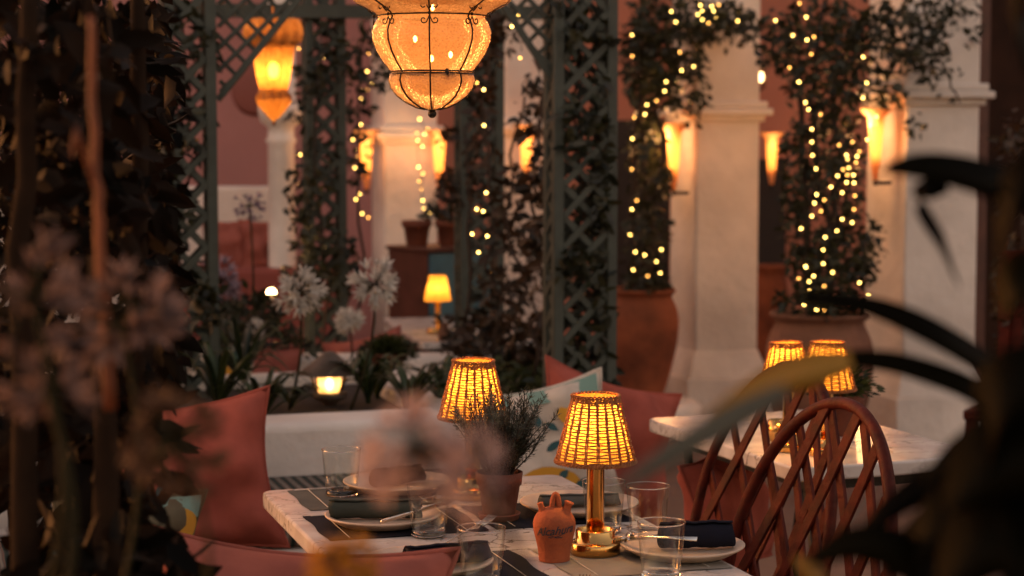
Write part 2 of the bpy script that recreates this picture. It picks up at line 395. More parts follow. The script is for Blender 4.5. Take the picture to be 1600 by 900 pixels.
# tall dark frame right of column
c = at(1530, 300, 9.3); r = root('wooden_door_frame', 'dark wooden door frame right of the widest column', 'door frame', (c.x, 9.3, 0), ROT)
o = MB(); o.box(-.045, .045, 0, .08, 0, 3.0); o.obj('jamb', M_wood, r, False)
o = MB(); o.box(-.02, 1.2, .082, .12, 0, 2.6); o.obj('door_leaf', mat('door_wood', (.03,.012,.006), .8, var=.4, vscale=5, spec=.2), r, False)
c = at(1566, 580, 7.0)
def side_chair(loc, rz, label):
    r = root('wooden_armchair', label, 'chair', loc, rz)
    b = MB()
    for i in range(5): b.box(-.2+i*.09, -.16+i*.09, .2, .22, .42, .92)
    b.box(-.24, .24, .195, .225, .9, .98); b.obj('backrest', M_chair, r, False)
    b = MB(); b.box(-.25, .25, -.22, .22, .4, .44); bevel(b.obj('seat', M_chair, r), .01)
    for x in (-.22, .22):
        for y in (-.19, .2):
            b = MB(); b.box(x-.02, x+.02, y-.02, y+.02, 0, .4 if y < 0 else .92); b.obj('leg', M_chair, r, False)
    return r
side_chair((c.x+.12, 6.8, 0), radians(-30), 'red brown slatted wooden chair at the right edge behind the dark leaves')

# cabinet
c = at(668, 500, 9.5); zt = at(668, 386, 9.6).z
r = root('painted_cabinet', 'low cabinet with blue door front and dark red brown side, left of the vines', 'cabinet', (c.x, 9.5, 0), radians(38))
b = MB(); b.box(0, .4, .003, .34, 0, zt-.02); b.obj('carcass', M_wood, r, False)
b = MB(); b.box(.01, .39, -.018, 0, 0.06, zt-.03); b.obj('door', M_blue, r, False)
b = MB(); b.box(-.015, .415, -.03, .35, zt-.019, zt); bevel(b.obj('top', M_wood, r), .004)
cz = Vector((c.x, 9.6, zt))
def clay_pot(h=.16, r1=.06, r2=.085):
    return [(.001,0),(r1,0),(r1+.002,.003),(r2-.004,h*.74),(r2+.006,h*.75),(r2+.008,h),(r2-.004,h),(r2-.01,h*.8),(.001,h*.78)]
for (px, py, lab) in ((650, 355, 'dusky clay pot standing on top of the cabinet, left of the other pot'), (702, 355, 'dark red pot with a little plant standing on the cabinet end')):
    cc = at(px, py, 9.6); pr = root('clay_pot', lab, 'pot', (cc.x, 9.68, zt), 0)
    b = MB(); b.lathe(clay_pot(.13, .05, .07), 24); b.obj('pot', M_terrad, pr)
    if px > 690:
        b = MB()
        for i in range(120):
            a = R.uniform(0, 6.28); d = Vector((cos(a), sin(a), R.uniform(.2, 1.5))).normalized(); b.leaf(Vector((0,0,.11))+d*R.uniform(.02,.13), d, Vector((R.gauss(0,1),R.gauss(0,1),1)), .05, .03)
        b.obj('foliage', M_leafd, pr)

# ------------------------------------------------------------------ sconces
def make_sconce():
    r = root('wall_sconce', 'x', 'wall lamp', group='lit wall sconces of the arcade')
    b = MB()  # fluted half shell, open above, glowing inside
    for k in range(2): pass
    prof = [(.012,-.19),(.022,-.12),(.03,.0),(.036,.09),(.07,.125),(.075,.13),(.03,.09),(.025,0),(.012,-.19)]
    b.lathe(prof, 28, Matrix.Translation((0, -.03, 0)), rf=lambda r_, a, z: r_*(1+.09*cos(10*a)*(1 if z > 0 else .3)))
    b.obj('shade', shell('sconce_glass', (.95,.66,.38), .75, .06, gloss=0), r)
    b = MB(); b.lathe([(.001,-.1),(.01,-.09),(.014,0),(.012,.07),(.001,.08)], 14, Matrix.Translation((0,-.03,0))); b.obj('bulb', M_sconce, r)
    b = MB(); b.box(-.006,.006,-.02,.05,-.21,-.195); b.lathe([(.001,-.215),(.01,-.21),(.012,-.192),(.001,-.19)], 16, Matrix.Translation((0,-.03,0))); b.obj('bracket', M_iron, r)
    plight('sconce_light', (0, -.1, .06), 6.5, (1,.46,.17), .05, r)
    return r
sc0 = make_sconce()
sl = [(1062, 235, 9.15, 'lit sconce on the left side of the column beside the vine jar', radians(-70)),
      (1205, 240, 11.9, 'lit sconce on the far wall between the two big white columns', 0),
      (1378, 215, 8.6, 'brightest lit sconce, on the left side of the widest column', radians(-70)),
      (573, 240, 10.35, 'lit sconce left of the pale column behind the large lantern', 0),
      (686, 240, 10.4, 'lit sconce right of the pale column, just under the large lantern', 0),
      (822, 232, 10.6, 'lit sconce seen through the vines between two trellis posts', 0)]
for i, (px, py, Y, lab, rz) in enumerate(sl):
    p = at(px, py, Y)
    if i == 0: sc0.location = p; sc0.rotation_euler = (0,0,rz); sc0['label'] = lab
    else:
        q_ = dup(sc0, p, rz, lab)
        if i in (1, 3, 4, 5):
            for ch in q_.children:
                if ch.type == 'LIGHT': ch.data = ch.data.copy(); ch.data.energy *= .22
# small lantern on far wall
p = at(1187, 118, 11.9); r = root('wall_lantern', 'small orange wall lantern high on the far wall above a sconce', 'wall lamp', p)
b = MB(); b.lathe([(.001,.09),(.06,.05),(.055,.045),(.001,.045)], 6); b.lathe([(.03,-.08),(.001,-.1)], 6); b.box(-.008,.008,0,.4,.03,.045)
for k in range(6): a = pi*k/3; b.tube([(.05*cos(a),.05*sin(a),.05),(.03*cos(a),.03*sin(a),-.08)], .004, 5)
b.obj('lantern_frame', M_iron, r)
b = MB(); b.ball((0,0,-.01), .03); b.obj('bulb', M_sconce, r)
plight('lantern_light', (0,-.1,0), 3, (1,.45,.15), .04, r)

# ------------------------------------------------------------------ jars, plinth
def jar(px, Y, ztop, rad, mt, label, z0=0):
    c = at(px, 400, Y); h = ztop-z0; k = rad
    pr = [(.001,0),(k*.55,0),(k*.62,h*.08),(k*.9,h*.4),(k*1.0,h*.66),(k*.96,h*.82),(k*.8,h*.91),(k*.78,h*.94),(k*.9,h*.965),(k*.92,h*.99),(k*.84,h),(k*.72,h*.97),(k*.7,h*.9),(.001,h*.88)]
    # smooth the profile
    o = MB(); o.lathe(pr, 40); ob = o.obj('clay_oil_jar', mt, loc=(c.x, Y, z0)); sb = ob.modifiers.new('s','SUBSURF'); sb.levels = sb.render_levels = 1
    return tag(ob, label, 'jar')
c = at(1005, 400, 9.0)
pl = MB(); pl.lathe([(.001,0),(.27,0),(.28,.02),(.28,.13),(.25,.155),(.2,.16),(.001,.16)], 36); tag(pl.obj('round_plinth', M_white, loc=(c.x, 9.0, 0)), 'low round white plinth under the terracotta jar beside the trellis', 'plinth')
jar(1003, 9.0, at(1000, 450, 9.0).z, .18, M_jar, 'tall terracotta jar on the white plinth right of the trellis pillar', .16)
jar(1282, 8.1, at(1282, 486, 8.1).z, .235, M_jar2, 'large weathered clay jar overflowing with a lit vine', 0)

jar(1203, 9.9, at(1200, 412, 9.9).z, .1, M_jar, 'slim orange clay jar in the gap between the middle column and the tall lit vine', 0)
# ------------------------------------------------------------------ trellis pergola
def lattice(b, w, h, M, sp=.1, sw=.02, th=.006):
    # diagonal slats clipped to a w x h rectangle in the local xz plane
    for sgn, yo in ((1, 0), (-1, th)):
        k = -h
        while k < w + h:
            # line: x = k + sgn*z (for sgn=1), x = k - z
            if sgn == 1: z0, z1 = max(0, -k), min(h, w-k)
            else: z0, z1 = max(0, k-w), min(h, k)
            if z1-z0 > .02:
                a = Vector((k+sgn*z0, yo, z0)); c = Vector((k+sgn*z1, yo, z1)); d = (c-a).normalized(); n = Vector((-d.z, 0, d.x))*sw/2
                y = Vector((0, th*.48, 0))
                vs = [a-n-y, a+n-y, c+n-y, c-n-y, a-n+y, a+n+y, c+n+y, c-n+y]
                b.add(vs, [(0,3,2,1),(4,5,6,7),(0,1,5,4),(1,2,6,5),(2,3,7,6),(3,0,4,7)], M)
            k += sp
def pillar(px0, px1, Y, z0, z1, label, pw=.034, sp=.1):
    a = at(px0, 400, Y).x; b_ = at(px1, 400, Y).x; w = (b_-a)/(cos(ROT)+.55*sin(ROT))
    r = root('trellis_pillar', label, 'trellis', (a, Y, z0), ROT, 'grey green lattice pillars of the pergola')
    h = z1-z0; D = w*.55
    for x in (0, w-pw):
        for y in (0, D-pw):
            o = MB(); o.box(x, x+pw, y, y+pw, 0, h); bevel(o.obj('post', M_green, r), .003, 1)
    for (M, ww) in ((Matrix.Translation((pw, .006, 0)), w-2*pw), (Matrix.Translation((pw, D-.018, 0)), w-2*pw),
                    (Matrix.Translation((.01, pw, 0)) @ rotz(pi/2), D-2*pw), (Matrix.Translation((w-.008, pw, 0)) @ rotz(pi/2), D-2*pw)):
        o = MB(); lattice(o, ww, h, M, sp); o.obj('lattice_panel', M_green, r, False)
    return r
pillar(866, 984, 6.1, .5, 2.05, 'lattice pillar right of the centre, its right post clear of leaves')
pillar(258, 352, 6.1, .5, 2.05, 'vine grown lattice pillar at the left, behind the big pink cushion')
pillar(480, 552, 7.9, 0, 2.0, 'lattice pillar behind the white agapanthus heads')
pillar(720, 800, 7.9, 0, 2.0, 'lattice pillar in the middle, under the right edge of the large lantern')
# beams
bm = root('pergola_beams', 'grey green timber beams and lattice brackets roofing the pergola', 'pergola', (0, 7, 2))
def beam(a, b, w=.05, h=.07, nm='beam'):
    a = Vector(a); b = Vector(b); d = (b-a); L_ = d.length; ang = atan2(d.y, d.x)
    o = MB(); o.box(0, L_, -w/2, w/2, 0, h, Matrix.Translation(a) @ rotz(ang)); ob = o.obj(nm, M_green, bm, False, org=(0,7,2)); return ob
pa, pb = at(262, 400, 6.14), at(985, 400, 6.45); pc, pd = at(482, 400, 7.95), at(800, 400, 8.1)
for p in (pa, pb, pc, pd): p.z = 2.051
zb = at(450, 28, 7.9).z
beam((pa.x-.2, pa.y-.05, 2.055), (pb.x+.2, pb.y+.02, 2.055)); 
beam((pc.x-.6, pc.y-.12, zb), (pd.x+.3, pd.y-.06, zb), .05, .055)
beam((pa.x, pa.y, 2.128), (pc.x, pc.y+.2, 2.128)); beam((pb.x, pb.y, 2.128), (pd.x, pd.y+.2, 2.128))
# lattice brackets (triangles) in the corner of the left pillar and between the posts of the back row
def bracket(p0, wdt, hgt, ang, flip=1):
    o = MB(); M = Matrix.Translation(p0) @ rotz(ang) @ Matrix.Diagonal((flip,1,1,1))
    for sgn in (1, -1):
        k = -hgt
        while k < wdt+hgt:
            pts = []
            for i in range(41):
                z = -hgt*i/40; x = k + sgn*z if sgn == 1 else k - z - hgt*0
                if 0 <= x <= wdt*(1+z/hgt): pts.append((x, 0 if sgn == 1 else .007, z))
            if len(pts) > 2: o.tube([pts[0], pts[-1]], .009, 4, M)
            k += .07
    o.tube([(wdt, .003, 0), (0, .003, -hgt)], .014, 4, M)
    return o.obj('bracket', M_green, bm, False, org=(0,7,2))
q = at(338, -20, 6.2); bracket(q, .29, .36, radians(6))
q = at(866, -20, 6.15); bracket(q, .2, .3, radians(6), -1)

# ------------------------------------------------------------------ vines
def cloud(mb, blobs, size, asp=.55, droop=.5):
    for (px, py, rx, ry, Y, dy, n) in blobs:
        for i in range(n):
            while True:
                a, b, c_ = R.uniform(-1,1), R.uniform(-1,1), R.uniform(-1,1)
                if a*a+b*b+c_*c_ < 1: break
            # clumped: reject by noise so that gaps show
            p = at(px+a*rx, py+b*ry, Y+c_*dy)
            if mnoise.noise(p*9) < -.12 and R.random() < .85: continue
            d = Vector((R.gauss(0,1), R.gauss(0,1), R.gauss(-droop,.7))); nr = Vector((R.gauss(0,1), R.gauss(-.6,1), R.gauss(.3,1)))
            s = size*R.uniform(.55, 1.25); mb.leaf(p, d, nr, s, s*asp, R.uniform(0,.35))
def stems(mb, paths, r=.006, wob=.03):
    for pp in paths:
        pts = []
        for i in range(len(pp)-1):
            a, b = at(*pp[i]), at(*pp[i+1])
            for k in range(5):
                t = k/5; q = a.lerp(b, t); q += Vector((R.gauss(0,wob*.4), R.gauss(0,wob*.4), R.gauss(0,wob*.2))); pts.append(q)
        pts.append(at(*pp[-1])); mb.tube(pts, [r*(1.2-.6*i/len(pts)) for i in range(len(pts))], 6)
def vine(label, blobs, size, mt, st, asp=.55, name='climbing_vine', r=.006, loc=None):
    b0 = blobs[0]; org = loc or at(b0[0], b0[1], b0[4])
    rt = root(name, label, 'vine', org, 0)
    a = MB(); cloud(a, blobs, size, asp); a.obj('foliage', mt, rt, org=org)
    if st:
        a = MB(); stems(a, st, r); a.obj('stem', M_stem, rt, org=org)
    return rt
vine('thick dark vine climbing the middle trellis under the large lantern',
     [(765,560,75,80,7.5,.25,800),(795,430,50,90,7.3,.2,300),(805,330,50,80,7.3,.2,200),(752,260,26,70,7.6,.2,120),(752,150,24,60,7.6,.2,100),(842,395,28,60,6.6,.1,120),(850,270,25,60,6.6,.1,110),(722,575,28,45,7.3,.2,160),(835,540,45,60,6.9,.2,300),(830,170,30,60,6.9,.15,120),(760,60,50,50,7.6,.2,240),(700,300,18,45,7.9,.1,90),(700,215,20,30,7.9,.1,50)],
     .055, M_leafb, [[(760,640,7.4),(775,500,7.3),(760,300,7.4),(755,60,7.5)],[(830,640,6.8),(850,480,6.7),(835,300,6.7),(860,100,6.7)],[(800,600,7.2),(820,450,7.2),(790,300,7.2),(820,150,7.2)],[(720,600,7.5),(735,400,7.5),(725,200,7.6)]], r=.007)
vine('leafy vine twined through the lattice pillar right of the centre',
     [(905,60,40,60,6.25,.12,130),(922,170,36,60,6.3,.12,110),(900,330,35,60,6.25,.12,110),(920,440,36,70,6.3,.12,150),(930,560,30,60,6.3,.1,110),(905,540,25,60,6.2,.1,140),(895,200,20,60,6.1,.1,110),(940,300,14,300,6.15,.06,330),(900,420,30,40,6.1,.08,110),(915,600,45,30,6.1,.12,160),(890,30,25,50,6.1,.1,90)],
     .05, M_leafd, [[(905,620,6.2),(920,400,6.2),(895,200,6.2),(915,0,6.2)],[(945,620,6.3),(930,480,6.3),(950,250,6.3)]])
vine('dark vine covering the left lattice pillar',
     [(300,60,40,70,6.2,.15,140),(290,200,40,80,6.2,.15,130),(270,330,30,70,6.2,.15,110),(300,460,45,60,6.3,.2,260),(270,560,35,60,6.2,.15,160),(315,480,30,50,6.0,.1,90),(240,300,30,250,5.6,.2,400)],
     .05, M_leafd, [[(290,640,6.2),(280,450,6.2),(300,250,6.2),(280,0,6.2)],[(262,640,6.1),(270,400,6.1),(255,0,6.1)]])
vine('vine with small trailing leaves on the pillar behind the agapanthus heads',
     [(515,100,40,70,7.9,.2,220),(500,250,35,60,7.9,.2,110),(470,310,30,60,7.7,.15,120),(505,390,45,60,7.9,.2,170),(560,180,25,120,8.3,.2,170),(470,150,25,60,8,.2,80),(600,80,60,60,8.4,.2,280),(540,420,30,50,8,.2,100),(480,440,40,30,7.8,.2,100)],
     .05, M_leafd, [[(500,640,7.9),(510,450,7.9),(490,250,7.9),(520,0,7.9)],[(565,500,8.2),(560,250,8.3),(570,0,8.4)]])
vine('vine with hanging fairy lights spilling over the terracotta jar right of the trellis',
     [(1015,90,45,100,9,.35,1100),(1050,40,70,60,9,.35,700),(1010,250,32,90,9.1,.3,480),(1010,380,34,70,9,.3,420),(1075,130,35,70,9,.25,260),(1130,35,60,40,9,.3,420),(1010,440,36,25,9,.25,240),(1035,280,12,40,9,.2,50)],
     .05, M_leafd, [[(1005,450,9),(1010,300,9),(1000,150,9),(1040,20,9)],[(1015,450,9),(1030,250,9),(1020,60,9)],[(995,450,9),(990,250,9),(1010,30,9)]], r=.012)
vine('tall fairy lit vine rising from the weathered jar',
     [(1290,80,75,100,8.3,.35,1500),(1400,60,80,60,8.3,.3,700),(1245,300,25,170,8.2,.25,700),(1300,260,50,120,8.3,.3,900),(1300,420,60,70,8.1,.3,900),(1350,380,32,60,8.1,.2,230),(1220,60,50,50,8.5,.3,300),(1450,90,40,50,8.3,.2,120),(1360,130,50,40,8.3,.2,160),(1280,470,75,25,8.0,.25,350),(1420,30,90,40,8.4,.2,300)],
     .045, M_leafd, [[(1275,500,8.1),(1290,350,8.2),(1270,200,8.3),(1290,0,8.3)],[(1290,500,8.1),(1310,300,8.2),(1300,100,8.3)],[(1270,500,8.1),(1255,300,8.2),(1250,100,8.3)]], r=.016)
vine('sparse vine over the top of the arcade wall near the right edge',
     [(1480,120,30,60,8.6,.15,60),(1500,30,40,50,8.6,.15,110),(1395,150,30,20,8.5,.1,50),(1425,190,25,25,8.5,.1,25)], .045, M_leafd, [[(1440,0,8.5),(1470,100,8.5),(1500,160,8.5)]])
vine('dark shrubbery growing at the right edge beyond the door frame',
     [(1590,260,35,90,7.4,.3,300),(1585,480,35,120,7.3,.3,260)], .05, M_leafb, [[(1590,640,7.4),(1590,300,7.4)]])

# ------------------------------------------------------------------ fairy lights
def F(ox, oy, s): 
    v = [float(t) for t in s.replace(',', ' ').split()]
    return [(ox+v[i]/3, oy+v[i+1]/3) for i in range(0, len(v), 2)]
bulb0 = MB(); bulb0.ball((0,0,0), .0042, 8, 5)
bme = bulb0.obj('bulb', FAIRY).data; bpy.data.objects.remove([o for o in C.objects if o.data == bme][0])
bmd = bme.copy(); bmd.materials.clear(); bmd.materials.append(FAIRYD)
M_wire = mat('dark_wire', (.02,.02,.015), .6)
def string(label, pts, Y, dim=.25):
    P = [(at(x, y, Y+R.uniform(-.12,.12))) for x, y in pts]
    # order by nearest neighbour
    rest = P[1:]; od = [P[0]]
    while rest:
        n = min(rest, key=lambda q: (q-od[-1]).length); rest.remove(n); od.append(n)
    org = od[0]; rt = root('fairy_light_string', label, 'fairy lights', org, 0, 'fairy light strings')
    path = []
    for i in range(len(od)-1):
        if (od[i+1]-od[i]).length > .45:
            if len(path) > 1: a = MB(); a.tube(path, .0014, 4); a.obj('wire', M_wire, rt, org=org)
            path = []; continue
        for k in range(4):
            q = od[i].lerp(od[i+1], k/4)+Vector((0,.008,-.012*sin(pi*k/4))); path.append(q)
    if len(path) > 1: a = MB(); a.tube(path, .0014, 4); a.obj('wire', M_wire, rt, org=org)
    for i, q in enumerate(od):
        b = bpy.data.objects.new('bulb', bmd if R.random() < dim else bme); C.objects.link(b); b.parent = rt; b.location = q-org
string('fairy lights trailing down the vine beside the trellis to the jar', 
  F(800,0,'777 12 747 53 768 103 562 163 563 263 787 245 795 330 851 312 774 378 722 383 715 427 678 473 632 491 623 536 573 551 564 650 561 793')+
  F(900,250,'285 190 262 231 254 350 176 325 176 450 278 431 322 445 377 476 400 420 395 530 268 515 336 544'), 8.75)
string('cluster of fairy lights at the top left of the white column', F(800,0,'883 25 890 52 871 68 892 92 921 108 936 30 945 52 969 23 957 86 999 115 1058 98'), 8.7, .3)
string('fairy lights wound down the tall vine above the weathered jar',
  F(1200,0,'148 16 35 96 179 80 116 166 183 187 215 173 202 254 101 317 145 384 175 480 246 536 190 513 205 605 205 665 208 728 225 791 295 877')+
  F(1200,250,'228 162 218 202 264 187 248 240 206 263 155 322 268 362 260 421 259 486 178 502 214 544 144 556 193 570 263 592 192 612 303 527 169 677 203 690 228 701 265 701 222 655 176 498'), 7.85)
string('fairy lights from the bright sconce down the right side of the tall vine',
  F(1200,0,'446 267 463 389 445 459 479 589 503 583 508 548 465 654 396 665 333 680 429 710 368 727 372 746 417 733 413 762 352 795 379 786 372 820 401 820 369 855 403 857 326 825')+
  F(1200,250,'348 153 407 168 403 231 348 278 395 293 323 332 429 575 470 636'), 7.85)
string('dim fairy lights left of the pale column behind the large lantern',
  F(500,0,'229 250 221 335 219 367 242 397 222 423 183 419 193 460 191 584 154 654 180 702 178 733 163 786 188 830')+F(550,250,'14 37 39 80 36 160 18 185 47 252 76 270'), 9.6, .45)
string('hanging fairy lights directly below the finial of the large lantern',
  F(500,0,'467 558 505 603 490 628 453 624 458 659 481 686 462 782 483 812 465 850')+F(550,250,'311 34 332 64 316 100 325 137 332 190 336 227 362 249 319 262 314 292 349 308'), 9.8, .35)
string('few fairy lights caught among the leaves of the middle trellis',
  F(550,250,'629 153 585 230 615 240 563 347 634 357 593 433')+F(500,0,'768 420 735 388 769 588'), 7.0, .2)
string('few fairy lights high up right of the large lantern', F(500,0,'932 67 955 105 900 124 938 272'), 7.0, .1)
string('fairy lights on the pillar between the ornate lantern and the large lantern',
  F(250,0,'650 228 667 316 762 270 753 300 790 277 783 241 818 198 684 655 657 725 723 700 745 720 738 766 662 850 650 880 672 885 655 865 668 870'), 8.9, .4)

# ------------------------------------------------------------------ hanging lanterns
LX = at(675, 100, 3.35); u = 3.35/FPX
def zpx(y): return at(675, y, 3.35).z
lt = root('hanging_glass_lantern', 'large amber bubble glass lantern in an iron cage, hanging over the table', 'lantern', (LX.x, 3.35, zpx(178)))
z0 = zpx(178)
prof_px = [(0.5,172),(10,171),(24,168),(40,160),(54,150),(63,138),(67,126),(65,117),(62,113),(66,108),(74,98),(84,82),(91,64),(92,50),(88,38),(82,29),(86,22),(100,14),(116,6),(128,-6),(134,-22),(132,-44),(120,-66),(96,-86),(66,-98),(40,-106),(30,-116)]
prof = [(r_*u, zpx(y)-z0) for r_, y in prof_px]
def lob(r_, a, z): return r_*(1+.055*abs(sin(4*(a-pi/8+pi/8)))*1.0-.02)
gm = MB(); gm.lathe(prof, 128, rf=lambda r_, a, z: r_*(.965+.07*abs(sin(4*a))**.6))
gl = shell('seeded_amber_glass', (.7,.42,.19), .72, .42, .08, bump=.5, bscale=95, tcol=(1,.6,.3))
sg = gm.obj('glass', gl, lt)
cg = MB()
for k in range(8):
    a = pi*k/4; pts = [((r_*.975+.0016)*cos(a), (r_*.975+.0016)*sin(a), z) for r_, z in prof[1:]]
    cg.tube(pts, .0016, 6)
def ring(rpx, y, rr=.0016): cg.tube([(rpx*u*cos(2*pi*k/48), rpx*u*sin(2*pi*k/48), zpx(y)-z0) for k in range(48)], rr, 6, closed=True)
ring(65,112); ring(65,115.5); ring(86,25.5); ring(44,-104, .002); ring(44,-108,.002)
for k in range(8):   # C scrolls at each crossing of rib and ring
    a = pi*k/4; rad = 88*u; er = Vector((cos(a), sin(a), 0)); et = Vector((-sin(a), cos(a), 0)); cc = er*rad + Vector((0,0,zpx(25.5)-z0))
    for sx in (1,-1):
        for sz in (1,-1):
            pts = []
            for i in range(17):
                t = i/16; ang = -pi/2 + t*2*pi*.95; rr = .0062*(1-.62*t)
                pts.append(cc + er*(.002 if sz < 0 else .011) + et*sx*(.0035+.0062+rr*sin(ang)) *1.0 + Vector((0,0,sz*(.006+.0062*.9+rr*cos(ang)*1.0))))
            pts = [cc + er*(.002 if sz < 0 else .005) + Vector((0,0,sz*.004))] + pts
            cg.tube(pts, .0011, 5)
    cg.ball(cc+er*.002, .003, 8, 6)
cg.ball((0,0,.0), .0075, 14, 9); cg.lathe([(.001,.004),(.008,.006),(.004,.01),(.003,.016)], 12)
cg.tube([(.066*cos(2.2)*1.0,-.07,zpx(113.5)-z0),(.0,-.0,0)] if False else [(.028,-.067,zpx(109)-z0),(.028,-.067,zpx(119)-z0)], .0035, 6)
cg.tube([(0,0,zpx(-112)-z0),(0,0,1.15)], .004, 6)
cg.obj('iron_cage', M_iron, lt)
bb = MB()
for (x, y, zz) in ((.0,-.012,92),(-.03,.02,60),(.032,.012,85),(0,.03,10)): bb.ball((x, y, zpx(zz)-z0), .0035, 10, 8, sq=(1,1,1.7))
bb.obj('bulbs', M_flame, lt)
plight('lantern_light', (0, 0, zpx(60)-z0), .58, (1,.5,.2), .03, lt)
plight('lantern_light', (0, 0, zpx(-40)-z0), .34, (1,.5,.2), .03, lt)

# ornate lantern farther away
Y2 = 6.9; u2 = Y2/FPX
def z2(y): return at(428, y, Y2).z
o2 = at(428, 195, Y2); lt2 = root('ornate_hanging_lantern', 'glowing amber ornate lantern with ruffled crown, hanging left behind the lattice bracket', 'lantern', (o2.x, Y2, o2.z))
zz0 = o2.z
pf = [(.5,190),(8,184),(18,172),(26,160),(27,150),(21,143),(22,137),(25,120),(28,100),(31,80),(33,72),(42,64),(45,52),(43,40),(40,30)]
gm = MB(); gm.lathe([(r_*u2, z2(y)-zz0) for r_, y in pf], 96, rf=lambda r_, a, z: r_*(1+.05*sin(12*a)))
gm.obj('glass', shell('mottled_amber_glass', (.8,.36,.08), .7, .2, .15, bump=1, bscale=45, tcol=(1,.5,.12)), lt2)
cg = MB()
for (rr, y) in ((22,141),(22,145),(33,72),(34,68)):
    cg.tube([(rr*u2*1.06*cos(2*pi*k/36), rr*u2*1.06*sin(2*pi*k/36), z2(y)-zz0) for k in range(36)], .0025, 5, closed=True)
for k in range(12):
    a = 2*pi*k/12; cg.ball((22*u2*1.1*cos(a), 22*u2*1.1*sin(a), z2(148)-zz0), .006, 8, 6); cg.ball((33*u2*1.1*cos(a), 33*u2*1.1*sin(a), z2(66)-zz0), .007, 8, 6)
cg.ball((0,0,.005), .008, 8, 6); cg.tube([(0,0,z2(35)-zz0),(0,0,1.2)], .004, 6)
cg.obj('metal_trim', mat('aged_brass', (.3,.14,.05), .4, metal=.8), lt2)
bb = MB(); bb.ball((0,0,z2(110)-zz0), .02, 12, 8, sq=(1,1,1.5)); bb.obj('bulb', M_flame, lt2)
plight('lantern_light', (0,0,z2(110)-zz0), 1.6, (1,.46,.14), .03, lt2)

# ------------------------------------------------------------------ banquette and planter
TO = onz(645, 753, .75)     # middle of the far edge of the front table
O2 = (TO.x, TO.y)
def F2(u_, v_, z=0): return fr(u_, v_, z, O2)
bq = root('plaster_banquette', 'white plaster banquette wall and bench wrapping the far end and left side of the table', 'banquette', F2(0, 1.55, 0), ROT)
# local coordinates: x along u, y along v, origin on the front face of the back wall
b = MB(); b.box(-1.0, .52, 0, .2, 0, .635); bevel(b.obj('back_wall', M_white, bq), .025, 4)
b = MB(); b.box(-1.0, .52, -.5, -.003, 0, .4); bevel(b.obj('bench', M_white, bq), .02, 3)
b = MB(); b.box(-1.0, -.5, -3.2, -.503, 0, .4); bevel(b.obj('side_bench', M_white, bq), .02, 3)
b = MB(); b.box(-1.2, -1.003, -3.2, .2, 0, .66); bevel(b.obj('side_wall', M_white, bq), .025, 4)
cu = MB(); cu.box(-.28, .5, -.5, -.01, .402, .5); o = bevel(cu.obj('seat_cushion', M_stripe, org=F2(0,0,0)), .03, 4); 
o.data.transform(Matrix.Translation(F2(0,0,0))); o.data.transform(Matrix.Identity(4)); o.location = F2(0,1.55,0); o.rotation_euler = (0,0,ROT)
tag(o, 'green, rust and cream striped seat cushion on the bench beyond the table', 'cushion')
cu = MB(); cu.box(-.98, -.505, -3.0, -.52, .402, .48); o = bevel(cu.obj('seat_cushion', M_stripe), .03, 4); o.location = F2(0,1.55,0); o.rotation_euler = (0,0,ROT)
tag(o, 'long striped seat cushion on the bench left of the table', 'cushion')
pl = root('flower_planter', 'raised white planter with dark soil behind the banquette', 'planter', F2(0, 1.76, 0), ROT)
b = MB(); b.box(-1.0, .55, 0, 1.1, 0, .56); b.obj('soil', M_soil, pl, False)
b = MB(); b.box(-1.0, .7, 1.103, 1.2, 0, .6); bevel(b.obj('rear_wall', M_white, pl), .015); 
b = MB(); b.box(.553, .7, -.0, 1.1, 0, .6); bevel(b.obj('side_wall', M_white, pl), .015)

# pillows
def pillow(w, h, t, seed=0, n=22, pinch=.15):
    mb = MB(); vs = []; fs = []
    rr = random.Random(seed); ph = [rr.uniform(0, 6.28) for _ in range(6)]
    for side in (1, -1):
        for i in range(n+1):
            for j in range(n+1):
                a = 2*i/n-1; c_ = 2*j/n-1
                e = max(0, (1-a**4))*max(0, (1-c_**4)); th = t/2*e**.6*(1-.35*(a*a+c_*c_)*.5)*1.15
                ed = 1-pinch*(1-a*a)*abs(c_)**3; ed2 = 1-pinch*(1-c_*c_)*abs(a)**3
                wr = .075*t*(sin(5*a+ph[0]+2*c_)+sin(7*c_+ph[1]-3*a)+sin(11*a*c_+ph[2]))*e
                rad = atan2(c_, a); cr = .07*t*sin(9*rad+ph[3])*min(1,(a*a+c_*c_))*e**.3
                vs.append((a*w/2*ed2, side*(th+wr*side+cr), c_*h/2*ed))
    m_ = (n+1)**2
    for s_ in (0, 1):
        for i in range(n):
            for j in range(n):
                q = (s_*m_+i*(n+1)+j, s_*m_+(i+1)*(n+1)+j, s_*m_+(i+1)*(n+1)+j+1, s_*m_+i*(n+1)+j+1)
                fs.append(q if s_ == 0 else q[::-1])
    mb.add(vs, fs)
    sm = []
    idx = [(i, 0) for i in range(n)]+[(n, j) for j in range(n)]+[(n-i, n) for i in range(n)]+[(0, n-j) for j in range(n)]
    for (i, j) in idx: sm.append(Vector(vs[i*(n+1)+j]))
    pp = MB(); pp.tube(sm, .0045, 6, closed=True)
    return mb, pp
def put_pillow(name, mt, w, h, t, loc, rot, label, seed=0, cat='cushion', piping=True, group=None):
    mb, pp = pillow(w, h, t, seed)
    r = bpy.data.objects.new(name, None); C.objects.link(r); r.location = loc; r.rotation_euler = rot; tag(r, label, cat, group)
    o = mb.obj('cover', mt, r); 
    if piping: pp.obj('piping', mt, r)
    return r
put_pillow('throw_pillow', M_pink, .43, .37, .16, at(288,748,4.3), (radians(-14), radians(-6), radians(10)), 'large rust pink throw pillow leaning on the left of the banquette', 1)
